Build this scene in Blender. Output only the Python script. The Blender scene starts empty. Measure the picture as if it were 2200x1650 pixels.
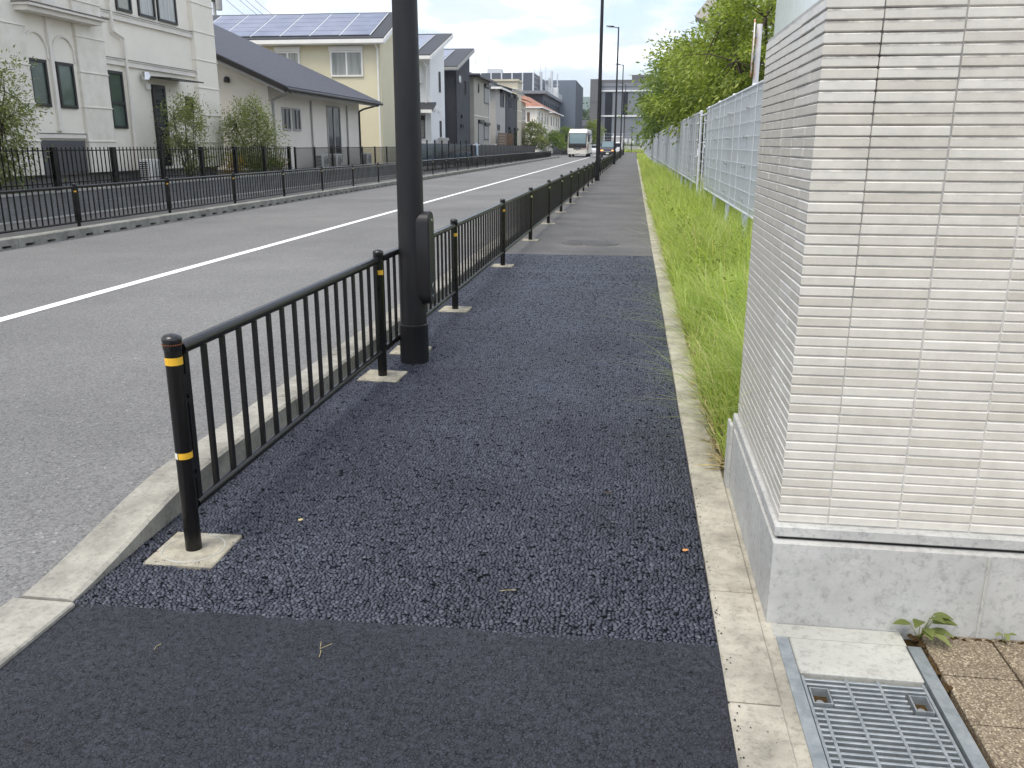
import bpy, bmesh, math, random
import numpy as np
from mathutils import Vector, Matrix
random.seed(7); RNG = np.random.default_rng(7)
scene = bpy.context.scene
col = scene.collection
R = math.radians

# ------------------------------------------------------------------ camera
cam_d = bpy.data.cameras.new('camera'); cam = bpy.data.objects.new('camera', cam_d); col.objects.link(cam)
cam_d.sensor_width = 36.0; cam_d.lens = 30.03; cam_d.clip_start = 0.05; cam_d.clip_end = 6000
cam.matrix_world = Matrix(((0.99067531, -0.03941179, 0.13041906, 0.0),
                           (0.13621557, 0.26697213, -0.95402893, 0.0),
                           (0.00278173, 0.96289802, 0.2698512, 1.5),
                           (0, 0, 0, 1)))
scene.camera = cam

# ------------------------------------------------------------------ sky, sun, exposure
SUN_EL, SUN_AZ = 62.0, 213.0        # azimuth clockwise from +Y (street direction)
world = bpy.data.worlds.new('World'); scene.world = world; world.use_nodes = True
wn, wl = world.node_tree.nodes, world.node_tree.links
wn.clear()
w_out = wn.new('ShaderNodeOutputWorld')
sky = wn.new('ShaderNodeTexSky'); sky.sky_type = 'NISHITA'; sky.sun_disc = False
sky.sun_elevation = R(SUN_EL); sky.sun_rotation = R(SUN_AZ)
sky.air_density = 1.0; sky.dust_density = 2.0; sky.ozone_density = 1.5
bg_sky = wn.new('ShaderNodeBackground'); bg_sky.inputs['Strength'].default_value = 0.12
wl.new(sky.outputs[0], bg_sky.inputs['Color'])
# broken cloud layer: noise on the view direction projected to a flat ceiling, the same all round
tc = wn.new('ShaderNodeTexCoord')
sep = wn.new('ShaderNodeSeparateXYZ'); wl.new(tc.outputs['Generated'], sep.inputs[0])
def wmath(op, a, b=None):
    n = wn.new('ShaderNodeMath'); n.operation = op
    for i, v in enumerate((a, b)):
        if v is None: continue
        if isinstance(v, (int, float)): n.inputs[i].default_value = v
        else: wl.new(v, n.inputs[i])
    return n.outputs[0]
zz = wmath('ADD', wmath('MAXIMUM', sep.outputs[2], 0.0), 0.22)
comb = wn.new('ShaderNodeCombineXYZ')
wl.new(wmath('DIVIDE', sep.outputs[0], zz), comb.inputs[0]); wl.new(wmath('DIVIDE', sep.outputs[1], zz), comb.inputs[1])
comb.inputs[2].default_value = 3.7
ns = wn.new('ShaderNodeTexNoise'); ns.inputs['Scale'].default_value = 2.6; ns.inputs['Detail'].default_value = 9
ns.inputs['Roughness'].default_value = 0.52; ns.inputs['Distortion'].default_value = 0.35
wl.new(comb.outputs[0], ns.inputs['Vector'])
cr = wn.new('ShaderNodeValToRGB'); cr.color_ramp.elements[0].position = 0.36; cr.color_ramp.elements[1].position = 0.58
cr.color_ramp.elements[0].color = (0.25, 0.25, 0.25, 1); cr.color_ramp.elements[1].color = (1, 1, 1, 1)
wl.new(ns.outputs[0], cr.inputs[0])
ns2 = wn.new('ShaderNodeTexNoise'); ns2.inputs['Scale'].default_value = 3.4; ns2.inputs['Detail'].default_value = 6
wl.new(comb.outputs[0], ns2.inputs['Vector'])
crc = wn.new('ShaderNodeValToRGB'); crc.color_ramp.elements[0].position = 0.45; crc.color_ramp.elements[1].position = 0.68
crc.color_ramp.elements[0].color = (0.42, 0.465, 0.545, 1); crc.color_ramp.elements[1].color = (0.99, 0.965, 0.935, 1)
wl.new(ns2.outputs[0], crc.inputs[0])
bg_cl = wn.new('ShaderNodeBackground'); bg_cl.inputs['Strength'].default_value = 1.08
wl.new(crc.outputs[0], bg_cl.inputs['Color'])
mx = wn.new('ShaderNodeMixShader'); wl.new(cr.outputs[0], mx.inputs[0]); wl.new(bg_sky.outputs[0], mx.inputs[1]); wl.new(bg_cl.outputs[0], mx.inputs[2])
wl.new(mx.outputs[0], w_out.inputs[0])

sun_d = bpy.data.lights.new('sun', 'SUN'); sun_d.energy = 1.4; sun_d.angle = R(35); sun_d.color = (1.0, 0.93, 0.82)
sun = bpy.data.objects.new('sun', sun_d); col.objects.link(sun)
_d = Vector((math.cos(R(SUN_EL)) * math.sin(R(SUN_AZ)), math.cos(R(SUN_EL)) * math.cos(R(SUN_AZ)), math.sin(R(SUN_EL))))
sun.rotation_euler = _d.to_track_quat('Z', 'Y').to_euler(); sun.location = _d * 60
scene.view_settings.view_transform = 'Standard'; scene.view_settings.look = 'None'
scene.view_settings.exposure = 1.12; scene.view_settings.gamma = 1.0; scene.view_settings.use_curve_mapping = False
scene.cycles.max_bounces = 6; scene.cycles.diffuse_bounces = 3; scene.cycles.transparent_max_bounces = 12
scene.cycles.use_denoising = True

# ------------------------------------------------------------------ materials
def rgb(r, g, b):
    f = lambda c: (c / 255 / 12.92) if c / 255 <= 0.04045 else ((c / 255 + 0.055) / 1.055) ** 2.4
    return (f(r), f(g), f(b))
class NT:
    def __init__(s, name):
        s.m = bpy.data.materials.new(name); s.m.use_nodes = True
        s.n, s.l = s.m.node_tree.nodes, s.m.node_tree.links
        s.bsdf = s.n['Principled BSDF']; s.out = s.n['Material Output']
        s.pos = s.n.new('ShaderNodeNewGeometry')
    def noise(s, scale, detail=4, rough=0.6, vec=None, dist=0.0):
        t = s.n.new('ShaderNodeTexNoise'); t.inputs['Scale'].default_value = scale; t.inputs['Detail'].default_value = detail
        t.inputs['Roughness'].default_value = rough; t.inputs['Distortion'].default_value = dist
        s.l.new(vec or s.pos.outputs['Position'], t.inputs['Vector']); return t.outputs[0]
    def vor(s, scale, feature='F1', out='Distance', vec=None, rnd=1.0):
        t = s.n.new('ShaderNodeTexVoronoi'); t.feature = feature; t.inputs['Scale'].default_value = scale
        t.inputs['Randomness'].default_value = rnd
        s.l.new(vec or s.pos.outputs['Position'], t.inputs['Vector']); return t.outputs[out]
    def ramp(s, fac, stops):
        t = s.n.new('ShaderNodeValToRGB'); e = t.color_ramp.elements
        while len(e) < len(stops): e.new(0.5)
        for i, (p, c) in enumerate(stops):
            e[i].position = p
            e[i].color = (c, c, c, 1) if isinstance(c, (int, float)) else (*c, 1)
        s.l.new(fac, t.inputs[0]); return t.outputs[0]
    def math(s, op, a, b=None, clamp=False):
        t = s.n.new('ShaderNodeMath'); t.operation = op; t.use_clamp = clamp
        for i, v in enumerate((a, b)):
            if v is None: continue
            if isinstance(v, (int, float)): t.inputs[i].default_value = v
            else: s.l.new(v, t.inputs[i])
        return t.outputs[0]
    def mix(s, fac, a, b, mode='MIX'):
        t = s.n.new('ShaderNodeMix'); t.data_type = 'RGBA'; t.blend_type = mode
        for k, v in ((0, fac), (6, a), (7, b)):
            sock = t.inputs[k]
            if isinstance(v, (int, float)): sock.default_value = v if k == 0 else (v, v, v, 1)
            elif isinstance(v, tuple): sock.default_value = (*v, 1)
            else: s.l.new(v, sock)
        return t.outputs[2]
    def scaled(s, sx, sy, sz):
        t = s.n.new('ShaderNodeMapping'); t.inputs['Scale'].default_value = (sx, sy, sz)
        s.l.new(s.pos.outputs['Position'], t.inputs['Vector']); return t.outputs[0]
    def bump(s, h, strength=0.3, dist=0.01):
        t = s.n.new('ShaderNodeBump'); t.inputs['Strength'].default_value = strength; t.inputs['Distance'].default_value = dist
        s.l.new(h, t.inputs['Height']); s.l.new(t.outputs[0], s.bsdf.inputs['Normal'])
    def set(s, base=None, rough=None, spec=None, metal=None):
        for k, v in (('Base Color', base), ('Roughness', rough), ('Specular IOR Level', spec), ('Metallic', metal)):
            if v is None: continue
            if isinstance(v, (int, float)): s.bsdf.inputs[k].default_value = v
            elif isinstance(v, tuple): s.bsdf.inputs[k].default_value = (*v, 1)
            else: s.l.new(v, s.bsdf.inputs[k])
def plain(name, c, rough=0.6, var=0.12, scale=3.0, spec=0.4, metal=0.0, bump=0.0, bscale=60.0, rnd=0.0):
    t = NT(name)
    f = t.noise(scale, 6, 0.65)
    lo = tuple(x * (1 - var) for x in c); hi = tuple(min(1, x * (1 + var)) for x in c)
    cc = t.ramp(f, [(0.3, lo), (0.7, hi)])
    if rnd:
        oi = t.n.new('ShaderNodeObjectInfo')
        k = t.ramp(oi.outputs['Random'], [(0, 1 - rnd), (1, 1.0)])
        cc = t.mix(1.0, cc, k, 'MULTIPLY')
    t.set(cc, rough, spec, metal)
    if bump: t.bump(t.noise(bscale, 5, 0.7), bump, 0.01)
    return t.m
def concrete(name, c, stain=0.35, sc=2.2, bump=0.35):
    t = NT(name)
    a = t.ramp(t.noise(sc, 8, 0.7), [(0.35, tuple(x * (1 - stain) for x in c)), (0.62, c)])
    b = t.ramp(t.noise(sc * 14, 6, 0.75), [(0.33, 0.62), (0.5, 1.0)])
    d = t.ramp(t.vor(170), [(0.05, 0.72), (0.22, 1.0)])
    t.set(t.mix(0.55, t.mix(0.8, a, b, 'MULTIPLY'), d, 'MULTIPLY'), 0.88, 0.25)
    t.bump(t.math('ADD', t.noise(60, 6, 0.75), t.noise(400, 3, 0.6)), bump, 0.004)
    return t.m
MAT = {}
def build_materials():
    # weathered carriageway
    t = NT('road_asphalt')
    big = t.ramp(t.noise(0.35, 5, 0.6), [(0.35, (0.175, 0.174, 0.173)), (0.65, (0.225, 0.223, 0.218))])
    strk = t.ramp(t.noise(1.0, 5, 0.7, t.scaled(2.6, 0.12, 1)), [(0.35, 0.97), (0.6, 1.0)])
    grain = t.ramp(t.vor(95, out='Color'), [(0.0, 0.52), (0.5, 0.95), (0.9, 1.15), (1.0, 1.9)])
    spots = t.ramp(t.vor(7.5), [(0.018, 0.35), (0.034, 1.0)])
    grain = t.mix(1.0, grain, spots, 'MULTIPLY')
    fine = t.ramp(t.noise(160, 3, 0.7), [(0.3, 0.72), (0.7, 1.2)])
    c = t.mix(1.0, t.mix(1.0, t.mix(1.0, big, strk, 'MULTIPLY'), grain, 'MULTIPLY'), fine, 'MULTIPLY')
    t.set(c, 0.9, 0.2); t.bump(t.vor(120), 0.4, 0.004); MAT['road'] = t.m
    # old footway asphalt
    t = NT('footway_asphalt')
    big = t.ramp(t.noise(0.7, 6, 0.65), [(0.32, (0.105, 0.104, 0.106)), (0.66, (0.160, 0.157, 0.154))])
    crs = t.ramp(t.noise(1.0, 5, 0.7, t.scaled(0.25, 1.3, 1)), [(0.38, 0.9), (0.6, 1.03)])
    grain = t.ramp(t.vor(100, out='Color'), [(0.0, 0.62), (0.7, 1.0), (1.0, 1.5)])
    t.set(t.mix(1.0, t.mix(1.0, big, crs, 'MULTIPLY'), grain, 'MULTIPLY'), 0.85, 0.25)
    t.bump(t.vor(100), 0.5, 0.006); MAT['footway'] = t.m
    # fresh open-textured asphalt
    t = NT('fresh_asphalt')
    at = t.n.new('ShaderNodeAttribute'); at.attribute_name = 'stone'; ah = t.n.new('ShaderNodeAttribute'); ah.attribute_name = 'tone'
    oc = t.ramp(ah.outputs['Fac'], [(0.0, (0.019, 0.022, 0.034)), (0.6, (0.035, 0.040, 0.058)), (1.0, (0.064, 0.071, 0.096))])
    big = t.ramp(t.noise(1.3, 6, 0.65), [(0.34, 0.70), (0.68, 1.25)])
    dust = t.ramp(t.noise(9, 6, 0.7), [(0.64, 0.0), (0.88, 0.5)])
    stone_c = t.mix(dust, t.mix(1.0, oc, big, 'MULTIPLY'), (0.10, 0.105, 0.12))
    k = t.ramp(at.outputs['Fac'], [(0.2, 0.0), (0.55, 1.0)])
    t.set(t.mix(k, (0.006, 0.0066, 0.009), stone_c), t.ramp(k, [(0.0, 0.9), (1.0, 0.42)]), t.ramp(k, [(0.0, 0.05), (1.0, 0.5)]))  # gaps near-black: shade between the stones painted into the binder colour
    t.bump(t.noise(420, 4, 0.7), 0.3, 0.003); MAT['fresh'] = t.m
    t = NT('fresh_asphalt_distant')
    v = t.vor(66)
    oc = t.ramp(t.vor(66, out='Color'), [(0.0, (0.010, 0.0115, 0.018)), (0.5, (0.0165, 0.019, 0.029)), (1.0, (0.030, 0.034, 0.050))])
    big = t.ramp(t.noise(1.3, 6, 0.65), [(0.34, 0.62), (0.68, 1.3)])
    t.set(t.mix(1.0, oc, big, 'MULTIPLY'), 0.47, 0.5)
    t.bump(t.math('MULTIPLY', v, -1.0), 0.75, 0.012); MAT['fresh_far'] = t.m
    # dense rolled asphalt of the apron
    t = NT('dense_asphalt')
    big = t.ramp(t.noise(2.4, 7, 0.7), [(0.3, (0.014, 0.0155, 0.022)), (0.68, (0.026, 0.029, 0.040))])
    st = t.ramp(t.vor(95, out='Color'), [(0.0, 0.6), (0.7, 1.05), (1.0, 1.6)])
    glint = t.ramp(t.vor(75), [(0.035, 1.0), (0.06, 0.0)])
    glint2 = t.math('MULTIPLY', glint, t.ramp(t.noise(45, 2, 0.5), [(0.6, 0.0), (0.68, 1.0)]))  # bright specks: sparkle of the aggregate painted into the colour
    gap_shade = t.ramp(t.vor(92, 'DISTANCE_TO_EDGE'), [(0.02, 0.92), (0.13, 0.0)])
    gap_shade = t.math('MULTIPLY', gap_shade, t.ramp(t.noise(38, 6, 0.75), [(0.40, 0.05), (0.66, 1.0)]))
    base = t.mix(gap_shade, t.mix(1.0, big, st, 'MULTIPLY'), (0.0035, 0.0038, 0.005))  # dark lines between stones: shade of the cracks put into the base colour
    t.set(t.mix(glint2, base, (0.34, 0.34, 0.33)), t.mix(gap_shade, t.ramp(t.noise(14, 5, 0.7), [(0.3, 0.40), (0.7, 0.62)]), (0.9, 0.9, 0.9)), t.mix(gap_shade, (0.5, 0.5, 0.5), (0.05, 0.05, 0.05)))
    pits = t.ramp(t.noise(60, 8, 0.8), [(0.34, 0.0), (0.46, 1.0)])
    t.bump(t.math('ADD', t.math('MULTIPLY', gap_shade, -1.0), pits), 0.7, 0.005); MAT['apron'] = t.m
    t = NT('road_paint')
    wear = t.ramp(t.noise(30, 6, 0.75), [(0.28, 0.45), (0.45, 0.86)])
    t.set(wear, 0.7, 0.3); t.bump(t.vor(90), 0.3, 0.003); MAT['paint'] = t.m
    MAT['kerb'] = concrete('kerb_concrete', (0.39, 0.375, 0.325), 0.5, 3.4)
    MAT['kerb_left'] = concrete('kerb_concrete_weathered', (0.33, 0.325, 0.29), 0.45, 3.0)
    MAT['strip'] = concrete('edging_concrete', (0.50, 0.465, 0.385), 0.45, 3.4, 0.5)
    MAT['pad'] = concrete('footing_concrete', (0.45, 0.415, 0.33), 0.5, 9.0)
    MAT['plinth'] = concrete('plinth_concrete', (0.50, 0.50, 0.48), 0.26, 2.8, 0.15)
    MAT['cover'] = concrete('cover_concrete', (0.47, 0.47, 0.43), 0.2, 3.0)
    MAT['block'] = concrete('block_concrete', (0.22, 0.22, 0.215), 0.3, 1.5)
    MAT['gutter'] = concrete('gutter_concrete', (0.42, 0.42, 0.39), 0.3, 1.5)
    MAT['far_wall'] = concrete('far_wall_concrete', (0.5, 0.5, 0.47), 0.25, 0.5)
    # glazed wall tile
    t = NT('wall_tile')
    oi = t.n.new('ShaderNodeObjectInfo')
    base = t.ramp(oi.outputs['Random'], [(0.0, (0.56, 0.53, 0.465)), (0.5, (0.615, 0.59, 0.53)), (1.0, (0.655, 0.63, 0.575))])
    cloud = t.ramp(t.noise(14, 7, 0.7), [(0.3, 0.88), (0.65, 1.04)])
    spk = t.ramp(t.vor(260), [(0.06, 1.25), (0.12, 1.0)])
    c = t.mix(1.0, t.mix(1.0, base, cloud, 'MULTIPLY'), spk, 'MULTIPLY')
    sp = t.n.new('ShaderNodeSeparateXYZ'); t.l.new(t.pos.outputs['Position'], sp.inputs[0])
    rim = t.math('FRACT', t.math('DIVIDE', t.math('SUBTRACT', sp.outputs[2], 0.335), 0.0305))
    edge = t.ramp(rim, [(0.0, 0.0), (0.70, 0.0), (0.9, 1.0)])
    high = t.ramp(sp.outputs[2], [(0.0, 0.0), (0.9, 0.0), (1.0, 1.0)])
    m2 = t.n.new('ShaderNodeMapRange'); m2.inputs[1].default_value = 1.0; m2.inputs[2].default_value = 1.9; t.l.new(sp.outputs[2], m2.inputs[0])
    grime = t.ramp(t.noise(1.0, 7, 0.7, t.scaled(9, 9, 30)), [(0.46, 0.0), (0.60, 1.0)])
    fac = t.math('MULTIPLY', t.math('MULTIPLY', edge, m2.outputs[0], True), grime)
    t.set(t.mix(t.math('MULTIPLY', fac, 0.8), c, (0.10, 0.085, 0.09)), 0.3, 0.5)
    t.bump(t.noise(120, 4, 0.6), 0.12, 0.003); MAT['tile'] = t.m
    t = NT('tile_mortar')
    sp = t.n.new('ShaderNodeSeparateXYZ'); t.l.new(t.pos.outputs['Position'], sp.inputs[0])
    m2 = t.n.new('ShaderNodeMapRange'); m2.inputs[1].default_value = 0.6; m2.inputs[2].default_value = 1.75; t.l.new(sp.outputs[2], m2.inputs[0])
    m3 = t.n.new('ShaderNodeMapRange'); m3.inputs[1].default_value = 0.0; m3.inputs[2].default_value = 0.42; m3.inputs[3].default_value = 1.0; m3.inputs[4].default_value = 0.12
    t.l.new(t.math('ABSOLUTE', t.math('SUBTRACT', sp.outputs[0], 0.66)), m3.inputs[0])
    dirty = t.math('MULTIPLY', t.math('MULTIPLY', m2.outputs[0], m3.outputs[0]), t.ramp(t.noise(6, 5, 0.7), [(0.3, 0.6), (0.6, 1.1)]), True)
    t.set(t.mix(dirty, (0.62, 0.61, 0.585), (0.05, 0.046, 0.046)), 0.9, 0.1); t.bump(t.noise(300, 4, 0.7), 0.3, 0.003); MAT['mortar'] = t.m
    # exposed aggregate paver
    t = NT('aggregate_paver')
    c = t.ramp(t.vor(210, out='Color'), [(0.0, (0.10, 0.075, 0.05)), (0.4, (0.20, 0.155, 0.105)), (0.75, (0.33, 0.27, 0.19)), (1.0, (0.62, 0.55, 0.40))])
    t.set(t.mix(1.0, c, t.ramp(t.noise(6, 5, 0.6), [(0.3, 0.75), (0.7, 1.0)]), 'MULTIPLY'), 0.65, 0.4)
    t.bump(t.math('MULTIPLY', t.vor(210), -1.0), 0.6, 0.004); MAT['paver'] = t.m
    t = NT('galvanised_steel')
    c = t.ramp(t.noise(18, 6, 0.7), [(0.3, (0.22, 0.25, 0.27)), (0.7, (0.40, 0.43, 0.45))])
    t.set(c, 0.5, 0.5, 0.55); t.bump(t.noise(80, 3), 0.1, 0.002); MAT['galv'] = t.m
    MAT['moss'] = plain('damp_moss', (0.07, 0.045, 0.02), 0.95, 0.5, 40, 0.1, bump=0.8, bscale=120)
    MAT['soil'] = plain('verge_soil', (0.12, 0.10, 0.06), 0.95, 0.4, 6, 0.1, bump=0.8, bscale=40)
    MAT['ground'] = plain('ground_earth', (0.16, 0.16, 0.13), 0.95, 0.25, 0.05, 0.1)
    # dark powder coat of the guard fences
    t = NT('fence_coat')
    c = t.ramp(t.noise(25, 6, 0.75), [(0.35, (0.0035, 0.0033, 0.0035)), (0.8, (0.009, 0.008, 0.0075))])
    scr = t.ramp(t.noise(1.0, 6, 0.8, t.scaled(60, 60, 14)), [(0.70, 0.0), (0.78, 0.5)])
    t.set(t.mix(scr, c, (0.05, 0.047, 0.045)), 0.27, 0.42); t.bump(t.noise(240, 3), 0.08, 0.002); MAT['coat'] = t.m
    t = NT('pole_coat')
    c = t.ramp(t.noise(1.0, 6, 0.7, t.scaled(9, 9, 2.5)), [(0.3, (0.0095, 0.0095, 0.0115)), (0.7, (0.018, 0.0175, 0.0195))])
    t.set(c, 0.45, 0.35); MAT['pole'] = t.m
    MAT['cap'] = plain('cap_coat', (0.012, 0.011, 0.012), 0.22, 0.2, 20, 0.6)
    t = NT('yellow_tape')
    c = t.ramp(t.noise(45, 5, 0.7), [(0.3, (0.72, 0.38, 0.02)), (0.7, (0.86, 0.52, 0.04))])
    t.set(c, 0.4, 0.5); MAT['yellow'] = t.m
    MAT['pale_tape'] = plain('faded_tape', (0.75, 0.66, 0.34), 0.4, 0.15, 40)
    MAT['white_tape'] = plain('tape_white', (0.8, 0.77, 0.66), 0.4, 0.1, 40)
    MAT['rust'] = plain('rust_mark', (0.25, 0.09, 0.03), 0.8, 0.4, 60)
    # translucent fence panel
    t = NT('frosted_panel')
    t.set(t.ramp(t.noise(0.8, 5, 0.6), [(0.3, (0.60, 0.625, 0.645)), (0.7, (0.68, 0.70, 0.72))]), 0.42, 0.4)
    tr = t.n.new('ShaderNodeBsdfTranslucent'); tr.inputs[0].default_value = (0.72, 0.76, 0.77, 1)
    tp = t.n.new('ShaderNodeBsdfTransparent'); tp.inputs[0].default_value = (0.8, 0.84, 0.84, 1)
    m1 = t.n.new('ShaderNodeMixShader'); m1.inputs[0].default_value = 0.35; t.l.new(t.bsdf.outputs[0], m1.inputs[1]); t.l.new(tr.outputs[0], m1.inputs[2])
    m3 = t.n.new('ShaderNodeMixShader'); m3.inputs[0].default_value = 0.10; t.l.new(m1.outputs[0], m3.inputs[1]); t.l.new(tp.outputs[0], m3.inputs[2])
    t.l.new(m3.outputs[0], t.out.inputs[0]); MAT['frost'] = t.m
    MAT['fence_steel'] = plain('fence_steel', (0.58, 0.61, 0.66), 0.45, 0.1, 8, 0.5, 0.1)
    MAT['white_steel'] = plain('white_steel', (0.74, 0.75, 0.76), 0.4, 0.08, 8)
    # glass
    def glass(name, c, rough=0.04, spec=0.9):
        t = NT(name); t.set(t.ramp(t.noise(0.9, 3, 0.5), [(0.35, tuple(x * .6 for x in c)), (0.65, c)]), rough, spec); return t.m
    MAT['glass'] = glass('window_glass', (0.045, 0.055, 0.06))
    MAT['glass_green'] = glass('green_window_glass', (0.11, 0.15, 0.13))
    MAT['glass_dark'] = glass('dark_window_glass', (0.006, 0.009, 0.018), 0.08, 0.2)
    MAT['glass_pale'] = plain('screen_glass', (0.80, 0.86, 0.88), 0.2, 0.04, 0.6, 0.5)
    t = NT('curtain_glass')
    wv = t.ramp(t.noise(1.0, 3, 0.5, t.scaled(9, 9, 0.4)), [(0.3, (0.22, 0.24, 0.23)), (0.7, (0.44, 0.46, 0.43))])
    t.set(wv, 0.1, 0.8); MAT['curtain'] = t.m
    # stucco and sidings
    MAT['stucco'] = plain('cream_stucco', (0.86, 0.81, 0.71), 0.9, 0.05, 0.8, 0.2, bump=0.25, bscale=70)
    t = NT('mottled_stucco')
    t.set(t.ramp(t.noise(3.2, 7, 0.65), [(0.35, (0.72, 0.68, 0.585)), (0.65, (0.84, 0.80, 0.72))]), 0.9, 0.2); t.bump(t.noise(40, 6, 0.7), 0.3, 0.01); MAT['mottle'] = t.m
    MAT['trim'] = plain('trim_cream', (0.78, 0.735, 0.665), 0.8, 0.07, 2)
    MAT['trim_dark'] = plain('trim_flashing', (0.12, 0.105, 0.095), 0.6, 0.2, 3)
    MAT['stucco_b'] = plain('grey_white_stucco', (0.77, 0.73, 0.66), 0.92, 0.05, 0.6, 0.2, bump=0.2, bscale=60)
    MAT['stucco_c'] = plain('pale_yellow_siding', (0.68, 0.63, 0.46), 0.9, 0.05, 0.5, 0.2, bump=0.15, bscale=50)
    MAT['white_wall'] = plain('white_siding', (0.80, 0.80, 0.79), 0.85, 0.05, 0.6, 0.25)
    MAT['dark_wall'] = plain('charcoal_siding', (0.058, 0.060, 0.068), 0.8, 0.14, 1.2, 0.3, bump=0.3, bscale=9)
    MAT['dark_wall2'] = plain('slate_siding', (0.072, 0.075, 0.085), 0.8, 0.1, 1.2, 0.3)
    MAT['beige_wall'] = plain('beige_siding', (0.42, 0.40, 0.345), 0.85, 0.06, 0.9, 0.25)
    MAT['grey_wall'] = plain('light_grey_siding', (0.43, 0.42, 0.395), 0.85, 0.06, 0.9, 0.25)
    MAT['cream_wall'] = plain('cream_siding', (0.56, 0.51, 0.40), 0.85, 0.07, 0.9, 0.25)
    MAT['tan_wall'] = plain('tan_siding', (0.47, 0.39, 0.31), 0.85, 0.08, 0.9, 0.25)
    MAT['white_paint'] = plain('white_paint', (0.78, 0.77, 0.74), 0.5, 0.05, 2)
    MAT['grey_paint'] = plain('grey_paint', (0.36, 0.36, 0.35), 0.6, 0.1, 2)
    MAT['dark_paint'] = plain('dark_bronze_paint', (0.022, 0.020, 0.019), 0.45, 0.2, 3)
    MAT['garage'] = plain('garage_shutter', (0.10, 0.10, 0.105), 0.7, 0.1, 2)
    t = NT('slate_roof')
    sp = t.n.new('ShaderNodeSeparateXYZ'); t.l.new(t.pos.outputs['Position'], sp.inputs[0])
    rows = t.math('FRACT', t.math('MULTIPLY', sp.outputs[2], 6.5))
    c = t.ramp(t.noise(1.0, 4, 0.7, t.scaled(4, 4, 20)), [(0.3, (0.045, 0.048, 0.062)), (0.7, (0.085, 0.09, 0.11))])
    t.set(t.mix(1.0, c, t.ramp(rows, [(0.0, 0.45), (0.18, 1.0), (1.0, 1.1)]), 'MULTIPLY'), 0.7, 0.4); t.bump(rows, 0.6, 0.02); MAT['slate'] = t.m
    t = NT('red_roof_tile')
    w = t.noise(2.2, 5, 0.7)
    c = t.ramp(w, [(0.3, (0.22, 0.10, 0.07)), (0.55, (0.34, 0.17, 0.12)), (0.75, (0.42, 0.26, 0.20))])
    t.set(c, 0.8, 0.3); MAT['red_roof'] = t.m
    MAT['dark_roof'] = plain('dark_metal_roof', (0.035, 0.036, 0.04), 0.5, 0.15, 1.5)
    t = NT('solar_cell')
    t.set(t.ramp(t.noise(0.6, 3), [(0.3, (0.14, 0.15, 0.20)), (0.7, (0.22, 0.23, 0.29))]), 0.10, 1.0); MAT['solar'] = t.m
    MAT['alu'] = plain('aluminium', (0.62, 0.64, 0.66), 0.35, 0.06, 4, 0.5, 0.4)
    MAT['fac_blue'] = plain('blue_grey_cladding', (0.145, 0.175, 0.215), 0.6, 0.05, 0.1, 0.35)
    MAT['fac_dark'] = plain('dark_cladding', (0.055, 0.065, 0.085), 0.6, 0.08, 0.1, 0.35)
    MAT['fac_lou'] = plain('louvre_grey', (0.085, 0.095, 0.115), 0.6, 0.1, 0.5, 0.35)
    MAT['fac_brown'] = plain('brown_grey_cladding', (0.125, 0.122, 0.128), 0.6, 0.06, 0.1, 0.35)
    MAT['fac_grey'] = plain('grey_ribbed_cladding', (0.20, 0.215, 0.24), 0.6, 0.06, 0.1, 0.35)
    MAT['wood'] = plain('wood_slat', (0.17, 0.105, 0.06), 0.75, 0.25, 5)
    MAT['soffit'] = plain('taupe_soffit', (0.30, 0.275, 0.25), 0.7, 0.06, 0.5)
    MAT['bark'] = plain('bark', (0.085, 0.068, 0.05), 0.9, 0.35, 14, 0.2, bump=0.6, bscale=50)
    MAT['black_screen'] = plain('black_screen', (0.008, 0.009, 0.013), 0.45, 0.15, 1)
    t = NT('smoked_panel')
    t.set((0.02, 0.035, 0.05), 0.15, 0.6)
    tp = t.n.new('ShaderNodeBsdfTransparent'); tp.inputs[0].default_value = (0.45, 0.55, 0.62, 1)
    m3 = t.n.new('ShaderNodeMixShader'); m3.inputs[0].default_value = 0.45; t.l.new(t.bsdf.outputs[0], m3.inputs[1]); t.l.new(tp.outputs[0], m3.inputs[2])
    t.l.new(m3.outputs[0], t.out.inputs[0]); MAT['smoked'] = t.m
    def leafy(name, stops, trans, tcol, rough=0.5):
        t = NT(name)
        f = t.pos.outputs['Random Per Island']
        c = t.ramp(f, stops)
        c = t.mix(1.0, c, t.ramp(t.noise(0.9, 4, 0.6), [(0.3, 0.72), (0.7, 1.1)]), 'MULTIPLY')
        t.set(c, rough, 0.3)
        tr = t.n.new('ShaderNodeBsdfTranslucent'); t.l.new(t.mix(1.0, c, tcol, 'MULTIPLY'), tr.inputs[0])
        m = t.n.new('ShaderNodeMixShader'); m.inputs[0].default_value = trans
        t.l.new(t.bsdf.outputs[0], m.inputs[1]); t.l.new(tr.outputs[0], m.inputs[2]); t.l.new(m.outputs[0], t.out.inputs[0])
        return t.m
    MAT['leaf'] = leafy('tree_leaf', [(0, (0.13, 0.18, 0.028)), (0.5, (0.23, 0.295, 0.05)), (1, (0.38, 0.44, 0.10))], 0.4, (1.45, 1.5, 0.9))
    MAT['leaf_dark'] = leafy('dark_leaf', [(0, (0.09, 0.135, 0.025)), (0.5, (0.155, 0.22, 0.042)), (1, (0.25, 0.32, 0.08))], 0.35, (1.4, 1.5, 0.8))
    MAT['leaf_light'] = leafy('light_shrub_leaf', [(0, (0.14, 0.17, 0.05)), (0.5, (0.22, 0.26, 0.09)), (1, (0.36, 0.38, 0.17))], 0.4, (1.3, 1.4, 0.8))
    MAT['leaf_yel'] = leafy('yellow_leaf', [(0, (0.30, 0.20, 0.02)), (1, (0.50, 0.36, 0.04))], 0.3, (1.2, 1.1, 0.6))
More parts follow.
